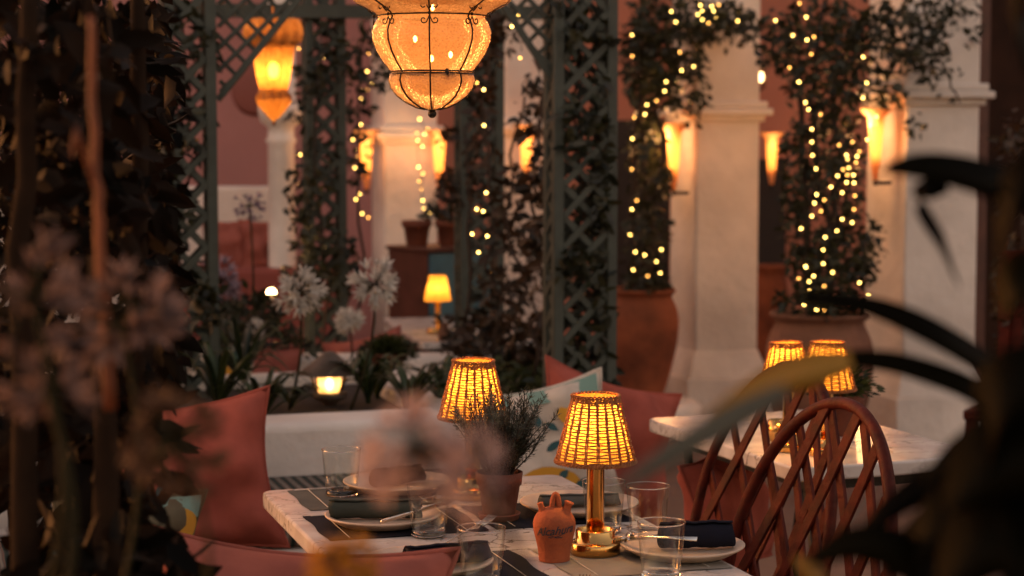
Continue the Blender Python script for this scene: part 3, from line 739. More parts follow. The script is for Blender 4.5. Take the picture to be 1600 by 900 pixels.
put_pillow('throw_pillow', M_pinkd, .46, .4, .17, at(425,1066,2.5), (radians(-20), radians(5), radians(-2)), 'rust pink pillow at the bottom edge in front of the table', 2)
put_pillow('throw_pillow', M_pink, .42, .42, .14, at(945,704,5.05), (radians(-18), radians(17), radians(22)), 'rust pink throw pillow behind the wicker lamp, on the bench beyond the table', 3)
put_pillow('throw_pillow', M_pink, .32, .32, .12, at(1135,800,4.4), (radians(-14), radians(-8), radians(60)), 'rust pink throw pillow seen through the lattice of the farther chair', 4)
put_pillow('throw_pillow', M_pinkd, .38, .36, .13, at(385,610,7.0), (radians(-12), radians(10), radians(15)), 'pink pillow on the rear bench left of the garden lantern', 5)
put_pillow('throw_pillow', M_pinkd, .32, .3, .12, at(578,580,7.6), (radians(-10), radians(-12), radians(10)), 'orange pink pillow behind the potted plant at the rear bench', 6)

# floral pillows: fabric with appliqued pattern parts
def floral(loc, rot, label, w=.42, h=.42, seed=3, cover=None):
    mb, pp = pillow(w, h, .14, seed)
    r = bpy.data.objects.new('floral_pillow', None); C.objects.link(r); r.location = loc; r.rotation_euler = rot; tag(r, label, 'cushion')
    o = mb.obj('cover', cover or M_cream, r); pp.obj('piping', cover or M_cream, r)
    rr = random.Random(seed)
    def surf(x, z):
        a, c_ = max(-.97,min(.97,2*x/w)), max(-.97,min(.97,2*z/h)); e = (1-a**4)*(1-c_**4); th = .07*e**.6*(1-.35*(a*a+c_*c_)*.5)*1.15
        return Vector((x*(1-.15*(1-c_*c_)*abs(a)**3), -th-.005, z*(1-.15*(1-a*a)*abs(c_)**3)))
    lf = MB()
    def lobe(mb_, x, z, a, L_, W_):
        d = (cos(a), sin(a)); n_ = (-sin(a), cos(a)); c0 = []
        for i in range(7):
            t = i/6; wv = sin(pi*t**.8)*W_/2
            for sgn in (-1, 0, 1): c0.append(surf(x+d[0]*L_*t+n_[0]*wv*sgn, z+d[1]*L_*t+n_[1]*wv*sgn))
        mb_.add(c0, [(i*3+k, i*3+k+1, i*3+3+k+1, i*3+3+k) for i in range(6) for k in (0, 1)])
    for (x, z, s) in ((-.02,-.1,.09),(.1,.09,.05)):
        ye = MB()
        pts = [surf(x,z)+Vector((0,.0015,0))]+[surf(x+s*(1+.1*sin(3*a_))*cos(a_), z+s*.8*sin(a_))+Vector((0,.0015,0)) for a_ in [2*pi*k/20 for k in range(20)]]
        mid = [surf(x+s*.55*cos(a_), z+s*.45*sin(a_))+Vector((0,.0015,0)) for a_ in [2*pi*k/20 for k in range(20)]]
        ye.add(pts[:1]+mid+pts[1:], [(0,k+1,(k+1)%20+1) for k in range(20)]+[(k+1,k+21,(k+1)%20+21,(k+1)%20+1) for k in range(20)])
        ye.obj('yellow_flower_print', mat('ochre_print', (.5,.24,.015), .85), r)
    for i in range(9): a = rr.uniform(-.4, 2.6); lobe(lf, -.05+.2*rr.random()-.04, -.15+rr.random()*.09, a, rr.uniform(.04,.065), .024)
    for i in range(14): lobe(lf, rr.uniform(-.17,.15), rr.uniform(-.16,.17), rr.uniform(0,6.28), rr.uniform(.03,.055), .02)
    lf.obj('leaf_pattern', mat('teal_print', (.02,.07,.075), .85), r)
    bd = MB(); x0 = -w*.47
    vs = []
    for i in range(13):
        x = -w*.46+w*.92*i/12
        for z in (h*.33, h*.4, h*.48): vs.append(surf(x, z)+Vector((0,.002,0)))
    bd.add(vs, [(i*3+k, i*3+k+1, i*3+4+k, i*3+3+k) for i in range(12) for k in (0,1)])
    bd.obj('border_band', mat('sea_green_print', (.16,.27,.22), .85), r)
    return r
floral(at(845,720,4.85), (radians(-20), radians(-8), radians(14)), 'cream pillow with yellow flower and teal leaf print behind the rosemary', seed=8)
floral(at(310,620,6.75), (radians(-15), radians(6), radians(20)), 'white floral pillow seen through the lattice of the left pillar', seed=5)
floral(at(188,880,3.9), (radians(-10), radians(12), radians(30)), 'leaf patterned pillow half hidden left of the large rust pink pillow', seed=9, cover=fabric('olive_linen', (.12,.1,.06)), w=.34, h=.34)
# rear bench
c = at(520, 600, 7.3)
rb = root('rear_bench', 'white plaster bench wall behind the planter, with pillows', 'bench', (c.x, 7.35, 0), radians(3))
b = MB(); b.box(-1.1, .62, 0, .14, 0, at(560,557,7.35).z); bevel(b.obj('back_wall', M_white, rb), .02, 3)
b = MB(); b.box(-1.1, .55, -.35, -.003, 0, .42); bevel(b.obj('bench', M_white, rb), .02, 3)
# rust armchairs, far left
for i, (px, py) in enumerate(((352, 385), (412, 385))):
    put_pillow('chair_cushion', M_pinkd, .26, .3, .14, at(px, py, 10.3), (radians(-10), 0, radians(20*i)), ('left' if i == 0 else 'right')+' one of two blurred rust red cushions in front of the low far wall', 20+i)
b = MB(); b.box(-.5,.5,-.2,.25,0,at(385,415,10.3).z); o = bevel(b.obj('low_bench', mat('rust_upholstery', (.25,.06,.045), .9)), .03); o.location = (at(385,400,10.3).x, 10.3, 0); tag(o, 'low rust red bench under the two far cushions', 'bench')

# ------------------------------------------------------------------ tables
def rtable(name, label, corner, w, l, z, rot, th=.03, legs=True, inner=.1):
    # corner = far left corner; x right, y toward the camera is negative
    r = root(name, label, 'table', (corner[0], corner[1], 0), rot)
    b = MB(); cr = .025; pts = []
    for (cx, cy, a0) in ((w-cr, -cr, 0), (cr, -cr, pi/2), (cr, -l+cr, pi), (w-cr, -l+cr, 1.5*pi)):
        for k in range(6): a = a0+pi/2*k/5; pts.append((cx+cr*cos(a), cy+cr*sin(a)))
    n = len(pts); b.add([(x, y, z) for x, y in pts]+[(x, y, z-th) for x, y in pts], [tuple(range(n)), tuple(range(2*n-1, n-1, -1))]+[(k, k+n, (k+1) % n+n, (k+1) % n) for k in range(n)])
    t = b.obj('marble_top', M_marble, r); bevel(t, .005, 3, 50)
    f = MB(); i = inner
    for (x0, x1, y0, y1) in ((i, w-i, -i-.02, -i), (i, w-i, -l+i, -l+i+.02), (i, i+.02, -l+i+.021, -i-.021), (w-i-.02, w-i, -l+i+.021, -i-.021)): f.box(x0, x1, y0, y1, z-th-.03, z-th-.001)
    f.obj('frame', M_iron, r, False)
    if legs:
        for x in (i+.012, w-i-.012):
            for y in (-i-.012, -l+i+.012):
                g = MB(); sx = .05 if x < w/2 else -.05
                g.tube([(x, y, z-th-.03), (x+sx*.6, y, z*.6), (x+sx*.5, y, z*.3), (x-sx*.6, y, 0.0)], .011, 8); g.obj('leg', M_iron, r)
        g = MB(); g.tube([(i+.04, -i, z*.42), (w-i-.04, -i, z*.42)], .008, 6); g.tube([(i+.04, -l+i, z*.42), (w-i-.04, -l+i, z*.42)], .008, 6); g.tube([(w/2, -i, z*.42), (w/2, -l+i, z*.42)], .008, 6)
        g.obj('stretcher', M_iron, r)
    return r
fl = F2(-.292, 0)
rtable('marble_table', 'front marble dining table laid with plates, glasses and wicker lamps', (fl.x, fl.y), .585, 1.5, .75, ROT)
nr = onz(1550, 711, .75); t2r = radians(20)
fl2 = Vector((nr.x, nr.y)) + Vector((-.46*cos(t2r) - .72*sin(t2r), -.46*sin(t2r) + .72*cos(t2r)))
rtable('marble_table', 'marble table on thin black iron legs behind the lattice chairs', (fl2.x, fl2.y), .46, .72, .75, t2r, inner=.06)
c3 = at(598, 497, 9.0)
rtable('marble_table', 'blurred white topped table between the rear trellis pillars', (c3.x, 9.0), .5, 1.1, c3.z, radians(12), inner=.06)
Z3 = c3.z

# ------------------------------------------------------------------ wicker lamps
M_liner = shell('amber_paper_liner', (.95,.57,.125), .8, .05, gloss=0)
def make_lamp():
    r = root('wicker_table_lamp', 'x', 'lamp', group='small brass lamps with wicker shades')
    b = MB(); b.lathe([(.001,0),(.0365,0),(.0395,.002),(.0395,.0185),(.038,.0205),(.0375,.0205),(.031,.0205),(.031,.0385),(.0295,.0405),(.0275,.0405),(.0265,.0385),(.0265,.031),(.013,.03),(.001,.03)], 48); b.obj('base', M_brass, r)
    b = MB(); b.lathe([(.013,.03),(.014,.031),(.014,.143),(.015,.1445),(.015,.147),(.012,.149),(.004,.15),(.004,.195),(.001,.196)], 32); b.obj('stem', M_brass, r)
    # wicker shade
    zb_, zt_ = .150, .252; rb_, rt_ = .0615, .0355
    sh = MB(); ns = 40; nr = 22
    for k in range(ns):   # paired stakes
        a = 2*pi*(k//2)/(ns/2) + (k % 2)*.045
        pts = []
        for i in range(9):
            t = i/8; rr_ = rb_+(rt_-rb_)*t+.0012+.0008*sin(i*2.1+k); pts.append((rr_*cos(a+.006*sin(k+i)), rr_*sin(a+.006*sin(k+i)), zb_+(zt_-zb_)*t))
        sh.tube(pts, .0012, 5)
    for i in range(nr):
        t = (i+.5)/nr; rr_ = rb_+(rt_-rb_)*t; ph = i*pi; pts = []
        for k in range(88):
            a = 2*pi*k/88; wv = .0019*cos(ns/4*a*1.0+ph)
            pts.append(((rr_+wv)*cos(a), (rr_+wv)*sin(a), zb_+(zt_-zb_)*t+.0006*sin(7*a+i*3)))
        sh.tube(pts, .00138, 4, closed=True)
    # twisted rims
    for (rr_, z, rad, q) in ((rb_+.001, zb_, .0019, 30), (rb_+.002, zb_-.002, .0016, 34), (rt_+.0015, zt_, .0018, 18), (rt_+.0012, zt_-.004, .0016, 20), (rt_+.0022, zt_-.008, .0013, 22)):
        for h in (0, pi):
            sh.tube([((rr_+rad*cos(q*a+h))*cos(a), (rr_+rad*cos(q*a+h))*sin(a), z+rad*sin(q*a+h)) for a in [2*pi*k/220 for k in range(220)]], rad*.75, 4, closed=True)
    so_ = sh.obj('shade', M_wick, r)
    b = MB(); b.lathe([(rb_-.0028, zb_+.001), (rt_-.0022, zt_-.001)], 48); b.obj('liner', M_liner, so_)
    b = MB()
    for k in range(3): a = 2*pi*k/3; b.tube([(.003*cos(a),.003*sin(a),.19),(.034*cos(a)*.95,.034*sin(a)*.95,.246)], .0012, 5)
    b.obj('shade_holder', M_brass, r)
    b = MB(); b.ball((0,0,.208), .0085, 12, 8, sq=(1,1,1.2)); b.obj('bulb', M_lglow, r)
    plight('lamp_light', (0,0,.208), 1.7, (1,.5,.14), .012, r)
    return r
TZ = .7503
L0 = make_lamp(); p = onz(930, 866, .75); L0.location = (p.x, p.y, TZ); L0['label'] = 'lit wicker lamp with brass stem nearest the camera, right of the clay jug'
def tilt(o, a, b):
    for ch in o.children:
        if ch.name.startswith('shade') and not ch.name.startswith('shade_h'): ch.rotation_euler = (radians(a), radians(b), 0)
p = onz(738, 778, .75); tilt(dup(L0, (p.x, p.y, TZ), 1.0, 'lit wicker lamp half hidden behind the rosemary pot and blurred flowers'), 1.2, -.8)
c = at(1232, 640, 3.98); tilt(dup(L0, (c.x, c.y, TZ), 2.0, 'smaller lit wicker lamp, left of the two on the farther table', .9), -1.5, 1)
c = at(1292, 640, 3.92); dup(L0, (c.x, c.y, TZ), .6, 'lit wicker lamp, right of the two on the farther table', .93)
# plain shade lamp in the back
c = at(684, 500, 8.3); lr = root('table_lamp', 'small blurred lamp with plain orange cone shade on the rear table', 'lamp', (c.x, 8.3, Z3))
zs0 = at(684, 470, 8.3).z-Z3; zs1 = at(684, 430, 8.3).z-Z3
b = MB(); b.lathe([(.06,zs0),(.036,zs1)], 32); b.obj('shade', M_liner, lr)
b = MB(); b.lathe([(.001,0),(.05,0),(.05,.02),(.012,.025),(.012,zs0),(.004,zs0+.01),(.004,zs1-.03),(.001,zs1-.03)], 24); b.obj('stem', M_brass, lr)
b = MB(); b.ball((0,0,(zs0+zs1)/2), .014); b.obj('bulb', M_flame, lr)
plight('lamp_light', (0,0,(zs0+zs1)/2), 1.3, (1,.45,.12), .015, lr)
# flower vase near it
c = at(694, 515, 8.0); vr = root('bud_vase', 'small vase with orange buds below the blurred cone shade lamp', 'vase', (c.x, 8.0, Z3))
b = MB(); b.lathe([(.001,0),(.022,0),(.03,.03),(.015,.06),(.018,.075)], 16); b.obj('vase', M_jar2, vr)
b = MB()
for i in range(26): a = R.uniform(0,6.28); d = Vector((cos(a),sin(a),R.uniform(.3,1.6))).normalized(); b.leaf(Vector((0,0,.06))+d*R.uniform(.01,.05), d, Vector((R.gauss(0,1),R.gauss(0,1),1)), .035, .02)
b.obj('buds', M_leafb, vr)

# ------------------------------------------------------------------ place settings
def tumbler(h=.085, r1=.029, r2=.036):
    r = root('drinking_glass', 'x', 'glass', group='water glasses on the front table')
    b = MB(); b.lathe([(r1-.001,.009),(r1,.012),((r1+r2)/2,.045),(r2,h-.001)], 48); b.obj('wall', M_glass, r)
    b = MB(); b.lathe([(.001,0),(r1-.002,0),(r1,.002),(r1,.0088),(r1-.003,.011),(.012,.009),(.001,.0085)], 40); b.obj('base', M_gbase, r)
    b = MB(); b.tube([(r2*.99*cos(2*pi*k/48), r2*.99*sin(2*pi*k/48), h) for k in range(48)], .0009, 6, closed=True); b.obj('rim', M_gbase, r)
    return r
G0 = tumbler()
gls = [(534,775,'water glass at the far left corner of the table, on the grey placemat'),(670,838,'water glass beside the left plate with the rolled green napkin'),
       (752,915,'water glass at the bottom edge, left of the clay jug'),(943,832,'water glass just behind the brass stem of the front lamp'),
       (1012,840,'water glass right of the front lamp, behind the navy napkin'),(1033,905,'water glass in front of the navy napkin, at the bottom edge')]
for i, (px, py, lab) in enumerate(gls):
    p = onz(px, py, .75)
    if i == 0: G0.location = (p.x, p.y, TZ+.0012); G0['label'] = lab
    else: dup(G0, (p.x, p.y, TZ+.0012), i*.7, lab)
def plate_mb(r=.108):
    b = MB(); b.lathe([(.001,.002),(r*.7,.002),(r*.74,.001),(r*.8,.004),(r*.97,.0135),(r,.0155),(r*1.0,.0175),(r*.975,.018),(r*.8,.0095),(r*.7,.0075),(.001,.007)], 56); return b
PL = [(622,766,'stoneware plate at the far left corner with a dark folded napkin',.102),(598,820,'stoneware plate with a rolled grey green napkin and fork',.098),(668,893,'stoneware plate at the bottom edge with a dark napkin, left of the jug',.1),
      (905,800,'stoneware plate behind the clay jug with a grey napkin',.104),(1066,868,'stoneware plate with the rolled navy napkin at the right corner',.098)]
pm0 = None; PP = []
for i, (px, py, lab, rr_) in enumerate(PL):
    p = onz(px, py, .75)
    if pm0 is None: pm0 = plate_mb(.1).obj('dinner_plate', M_stone); o = pm0
    else: o = pm0.copy(); C.objects.link(o)
    o.location = (p.x, p.y, TZ+.0022); o.scale = (rr_/.1, rr_/.1, 1); tag(o, lab, 'plate', 'stoneware plates on the front table'); PP.append(p)
# placemats
def mat_mb(w, l, seed, notch=False):
    b = MB(); n = 20; rr = random.Random(seed); vs = []; fs = []
    for i in range(n+1):
        for j in range(n+1):
            x = w*(i/n-.5); y = l*(j/n-.5)
            e = max(abs(i/n-.5), abs(j/n-.5))*2
            z = .0012+max(0, .0018*sin(x*40+seed)*sin(y*33+seed*2)*(e**3)); vs.append((x+.002*sin(y*50), y+.002*sin(x*45), z))
    fs = [(i*(n+1)+j, (i+1)*(n+1)+j, (i+1)*(n+1)+j+1, i*(n+1)+j+1) for i in range(n) for j in range(n)]
    b.add(vs, fs); k = len(vs)
    b.add([(x, y, 0.0002) for x, y, z in vs], [f[::-1] for f in fs])
    return b
MT = [((500,772),(.36,.27),M_greymat,'grey linen placemat at the far left corner of the table',(.0)),
      ((590,820),(.31,.25),M_navy,'navy linen placemat under the left plate with the green napkin',(.0)),
      ((680,905),(.31,.22),M_navy,'navy linen placemat at the bottom edge of the photo, left side',(.0)),
      ((908,802),(.27,.25),M_navy,'navy linen placemat with pale stitching behind the clay jug',(.0)),
      ((1092,880),(.26,.2),M_sand,'sand coloured linen placemat under the plate with the navy napkin',(.0))]
def local(p):   # world -> table frame (u,v) measured from far edge middle
    d = p-TO; return d.x*cos(ROT)+d.y*sin(ROT), -d.x*sin(ROT)+d.y*cos(ROT)
def slot(u_, v_, w, l, mt, lab, seed):
    q = F2(u_, v_, TZ); r = root('placemat', lab, 'placemat', q, ROT, 'linen placemats on the front table')
    mat_mb(w, l, seed).obj('cloth', mt, r)
    s = MB(); s.tube([(-w/2+.035, -l/2+.005+k*(l-.01)/24, .0034) for k in range(25)], .0007, 4); s.tube([(w/2-.035, -l/2+.005+k*(l-.01)/24, .0034) for k in range(25)], .0007, 4); s.tube([(-w/2+.01+k*(w-.02)/24, l/2-.012, .0034) for k in range(25)], .0007, 4)
    s.obj('stitching', M_stitch, r)
for i, (px, wl, mt, lab, _) in enumerate(MT):
    u_, v_ = local(PP[i]); 
    if i == 0: v_ = -.125; u_ = -.12
    if i == 3: u_ = .145; v_ = min(v_, -.15)
    if i in (1, 2): u_ = -.13
    if i == 4: u_ = .155
    w_ = .25 if i != 1 else .27
    slot(u_, v_, w_, .21 if i else .2, mt, lab, i+1)
# napkins: rolled cloth
def roll(L_, rad, turns=2, seed=0, flat=.7):
    b = MB(); n = 40; m_ = 16; vs = []; fs = []
    rr = random.Random(seed)
    for i in range(m_+1):
        x = L_*(i/m_-.5); w = 1+.05*sin(i*.9+seed)+.03*sin(i*2.3)
        for k in range(n+1):
            t = k/n; a = t*turns*2*pi; q = rad*(.45+.55*t)*w
            vs.append((x+.002*sin(a*2), q*cos(a), q*sin(a)*flat+rad*flat*1.05))
    fs = [(i*(n+1)+k, (i+1)*(n+1)+k, (i+1)*(n+1)+k+1, i*(n+1)+k+1) for i in range(m_) for k in range(n)]
    b.add(vs, fs); return b
def nap(i, mt, L_, rad, rz, lab, dx=0, dy=0, flat=.7):
    o = roll(L_, rad, 2.3, i, flat).obj('cloth_napkin', mt); o.location = (PP[i].x+dx, PP[i].y+dy, TZ+.0102); o.rotation_euler = (0, 0, rz)
    sm = o.modifiers.new('t','SOLIDIFY'); sm.thickness = .0016
    tag(o, lab, 'napkin', 'linen napkins on the plates'); return o
nap(0, M_navy, .1, .02, radians(35), 'dark napkin on the plate at the far left corner', flat=.8)
nap(1, M_grey, .155, .021, radians(2), 'rolled grey green napkin on the left plate', -.012, .0, .75)
nap(2, M_navy, .13, .022, radians(20), 'dark napkin on the plate cut by the bottom edge', .03)
nap(3, M_greymat, .14, .02, radians(8), 'grey folded napkin on the plate behind the jug', flat=.5)
nap(4, M_navy, .115, .025, radians(6), 'thick rolled navy napkin on the right hand plate', .022, 0, .85)
# cutlery
def fork():
    b = MB(); b.tube([(-.09,0,.002),(-.03,0,.0035),(.03,0,.004),(.05,0,.003)], [.0045,.0022,.0025,.006], 8, flat=.4)
    b.tube([(.048,0,.003),(.06,0,.002)], [.006,.0105], 8, flat=.22)
    for k in range(4): y = (k-1.5)*.0055; b.tube([(.058,y,.0022),(.08,y,.002),(.1,y,.0055)], [.0016,.0014,.0009], 6)
    return b
def knife():
    b = MB(); b.tube([(-.1,0,.003),(-.02,0,.0035),(-.005,0,.003)], [.0055,.0045,.003], 8, flat=.5)
    b.tube([(-.005,0,.003),(.01,.001,.003),(.08,.002,.003),(.105,-.001,.003)], [.0035,.008,.0085,.001], 8, flat=.14); return b
def cut(fn, name, p, z, rx, ry, rz, lab):
    o = fn().obj(name, M_steel); o.location = (p.x, p.y, z); o.rotation_euler = (rx, ry, rz); o.scale = (.82, .9, 1); tag(o, lab, name, 'cutlery on the front table')
cut(fork, 'fork', onz(640,806,.762), TZ+.03, 0, radians(-8), radians(24), 'fork resting on the rolled grey green napkin')
cut(knife, 'knife', onz(655,812,.762), TZ+.024, 0, radians(-6), radians(42), 'knife crossed under the fork on the left plate')
cut(fork, 'fork', onz(718,868,.762), TZ+.04, 0, radians(-12), radians(50), 'fork standing off the dark napkin left of the jug')
cut(knife, 'knife', onz(1042,851,.765), TZ+.026, 0, radians(-3), radians(8), 'knife tucked under the navy napkin')
cut(fork, 'fork', onz(1022,858,.765), TZ+.03, 0, radians(5), radians(150), 'fork pointing away beside the navy napkin')
cut(fork, 'fork', onz(905,925,.75), TZ+.001, 0, 0, radians(82), 'fork lying on bare marble in front of the clay jug')

# ------------------------------------------------------------------ clay jug (botijo)
jp = onz(866, 876, .75); ju = jp.y/FPX
jg = root('clay_jug', 'small orange terracotta water jug with loop handle, two spouts and dark painted lettering', 'jug', (jp.x, jp.y, TZ))
jprof = [(.001,0),(24,0),(25,1.5),(24.5,5),(26,20),(30.5,38),(34,52),(34,62),(31.5,71),(26,78),(18,83.5),(9,87),(.5,88)]
JP = [(r_*ju, z*ju) for r_, z in jprof]
b = MB(); b.lathe(JP, 48); o = b.obj('body', M_terra, jg); sb = o.modifiers.new('s','SUBSURF'); sb.levels = sb.render_levels = 2
b = MB(); hp = [(-1,0,80),(-1.5,0,92),(0,0,104),(4,0,109),(8,0,106),(9,0,95),(9,0,82)]
hp = [(sin(pi*(i/14)*1.0-pi/2)*5.5+2, 0, 80+ (26*sin(pi*i/14))) for i in range(15)]
b.tube([(x*ju, z_*0, z*ju) for x, z_, z in hp], 4.6*ju, 12, flat=1.0, M=Matrix.Diagonal((1,1.5,1,1))); b.obj('handle', M_terra, jg)
for sx, ln, ra in ((-1, 14, 4.2), (1, 15, 5.6)):
    b = MB(); p0 = Vector((sx*17, -2, 76)); p1 = Vector((sx*(17+ln*.42), -4, 76+ln+3)); pts = [p0.lerp(p1, t)*ju for t in (0,.3,.6,.85,1)]
    if sx < 0: rs = [9,6.5,4.8,4.4,5.2]
    else: rs = [10,7.5,6.0,6.2,8.2]
    b.tube(pts, [q*ju for q in rs], 16); sp_ = b.obj('spout', M_terra, jg)
# lettering
def jug_r(z):
    for i in range(len(JP)-1):
        if JP[i][1] <= z <= JP[i+1][1]: t = (z-JP[i][1])/(JP[i+1][1]-JP[i][1]+1e-9); return JP[i][0]*(1-t)+JP[i+1][0]*t
    return .02
def wrap_text(body, size, zc, tilt=.05, shear=.35):
    cu = bpy.data.curves.new('lettering', 'FONT'); cu.body = body; cu.size = size; cu.align_x = 'CENTER'; cu.shear = shear; cu.resolution_u = 3; cu.offset = .0002
    t = bpy.data.objects.new('lettering', cu); C.objects.link(t); dg = bpy.context.evaluated_depsgraph_get()
    me = bpy.data.meshes.new_from_object(t.evaluated_get(dg)); bpy.data.objects.remove(t)
    import bmesh
    bm_ = bmesh.new(); bm_.from_mesh(me); bmesh.ops.triangulate(bm_, faces=bm_.faces[:]); bmesh.ops.subdivide_edges(bm_, edges=bm_.edges[:], cuts=1)
    for v in bm_.verts:
        z = zc+v.co.y+v.co.x*tilt; a = -pi/2+v.co.x/.0345; r_ = jug_r(z)+.0007; v.co = (r_*cos(a), r_*sin(a), z)
    bm_.to_mesh(me); bm_.free(); me.materials.clear(); me.materials.append(mat('blue_black_ink', (.03,.03,.04), .8)); o = bpy.data.objects.new('lettering', me); C.objects.link(o); o.parent = jg
wrap_text('Alcahura', .0185, 48*ju, .1)
wrap_text('~ ~~', .012, 40*ju, .0)
b = MB(); pts = []
for k in range(24):
    x = -.022+.04*k/23; z = 46.5*ju+.002*sin(k*.35)+x*.05; a = -pi/2+x/.0345; r_ = jug_r(z)+.0004; pts.append((r_*cos(a), r_*sin(a), z))
b.tube(pts, .0005, 4); b.obj('lettering_underline', MATS['blue_black_ink'], jg)

# ------------------------------------------------------------------ rosemary
rp = onz(780, 812, .75); ru = rp.y/FPX
rs = root('rosemary_pot', 'dark terracotta pot of rosemary with saucer, between the two front lamps', 'potted plant', (rp.x, rp.y, TZ))
b = MB(); b.lathe([(.001,0),(26*ru,0),(31*ru,2*ru),(33*ru,10*ru),(34*ru,11*ru),(32*ru,12*ru),(29*ru,4*ru),(.001,3.5*ru)], 40); b.obj('saucer', mat('red_clay', (.22,.06,.035), .75, var=.2, vscale=30), rs)
b = MB(); b.lathe([(.001,4*ru),(24*ru,4*ru),(25*ru,6*ru),(33*ru,56*ru),(35.5*ru,57*ru),(37.5*ru,76*ru),(36*ru,77*ru),(34*ru,76*ru),(32*ru,66*ru),(.001,64*ru)], 44); b.obj('pot', M_terrad, rs)
b = MB(); b.lathe([(.001,66*ru),(31*ru,65.5*ru)], 20); b.obj('soil', M_soil, rs)
st = MB(); nd = MB()
for i in range(110):
    a = R.uniform(0, 2*pi); r0 = R.uniform(.0, .022); ln = R.uniform(.07, .155); out = R.uniform(.2, 1.7)
    p = Vector((r0*cos(a), r0*sin(a), 64*ru)); d = Vector((cos(a)*out*.35+.03, sin(a)*out*.35, 1)).normalized(); pts = [p.copy()]; ns_ = 16
    if i < 9: a = R.uniform(-.5,.6); d = Vector((cos(a)*.75, sin(a)*.5, 1)).normalized(); ln = R.uniform(.11,.15)
    for k in range(ns_):
        d = (d + Vector((R.gauss(0,.07), R.gauss(0,.07), R.gauss(.01,.05)))).normalized(); p = p + d*ln/ns_; pts.append(p.copy())
        if k > 2:
            for q in range(8):
                ph = R.uniform(0, 6.28); o_ = d.orthogonal().normalized(); s_ = d.cross(o_); dd = (d*R.uniform(.3,.9)+o_*cos(ph)+s_*sin(ph)).normalized(); L_ = R.uniform(.009,.016)
                e = p+d*R.uniform(0,.006); w_ = dd.cross(d).normalized()*.0008
                nd.add([e-w_*.6, e+w_*.6, e+dd*L_*.6+w_, e+dd*L_*.6-w_, e+dd*L_+Vector((0,0,.0015))], [(0,1,2,3),(3,2,4)])
    st.tube(pts, [.0013*(1-.6*k/len(pts)) for k in range(len(pts))], 5)
st.obj('stems', M_stem, rs); nd.obj('needles', M_rosem, rs)

# plants on second tables
def small_plant(px, py, Y, z, label, s=1.0):
    c = at(px, py, Y); r = root('potted_plant', label, 'potted plant', (c.x, Y, z))
    b = MB(); b.lathe([(q[0]*s, q[1]*s) for q in clay_pot(.09, .035, .05)], 28); b.obj('pot', M_terrad, r)
    b = MB()
    for i in range(700):
        a = R.uniform(0, 6.28); e = R.uniform(.1, 1.4); d = Vector((cos(a)*cos(e), sin(a)*cos(e), sin(e)*.9)); b.leaf(Vector((0,0,.085*s))+d*R.uniform(.02,.085)*s, d, Vector((R.gauss(0,1),R.gauss(0,1),1)), .022*s, .009*s)
    b.obj('foliage', M_leafg, r)
small_plant(1310, 620, 4.2, TZ, 'bushy herb pot behind the lattice chair, right of the two farther lamps', 1.0)
b = MB(); b.lathe([(.001,0),(.022,0),(.022,.045),(.019,.045),(.019,.01),(.001,.008)], 24); c = onz(1215, 688, .75); tag(b.obj('candle_cup', M_brass, loc=(c.x, c.y, TZ)), 'small brass cup on the farther marble table, seen through the chair lattice', 'cup')
c = at(606, 600, 6.9)
st_ = root('plant_stand_pot', 'blurred potted green plant on a post right of the garden lantern', 'potted plant', (c.x, 6.9, .0))
zt = at(606, 590, 6.9).z
b = MB(); b.box(-.02,.02,-.02,.02,0,zt-.001); b.obj('stand', M_dark, st_, False)
b = MB(); b.lathe(clay_pot(.09,.05,.065), 24, Matrix.Translation((0,0,zt))); b.obj('pot', M_terrad, st_)
b = MB()
for i in range(900):
    a = R.uniform(0, 6.28); e = R.uniform(0, 1.4); d = Vector((cos(a)*cos(e), sin(a)*cos(e), sin(e)*.7)); b.leaf(Vector((0,0,zt+.07))+d*R.uniform(.02,.1), d, Vector((R.gauss(0,1),R.gauss(0,1),1)), .03, .012)
b.obj('foliage', M_leafg, st_)
# curved slat chair, back area
c = at(668, 560, 7.9); r = root('slatted_chair', 'blurred dark slatted garden chair at the rear table', 'chair', (c.x, 7.9, 0), radians(-25))
b = MB()
for i in range(5): x = -.14+i*.07; b.tube([(x,0,.3),(x,.03,.42),(x,.06,.52)], .008, 6)
b.tube([(-.16,.06,.53),(0,.07,.54),(.16,.06,.53)], .011, 6); b.obj('backrest', M_iron, r)
b = MB(); b.box(-.17,.17,-.34,0,.28,.3); b.obj('seat', M_iron, r, False)
for x in (-.15,.15):
    for y in (-.32,-.01): b = MB(); b.tube([(x,y,.28),(x,y,0)], .01, 6); b.obj('leg', M_iron, r)

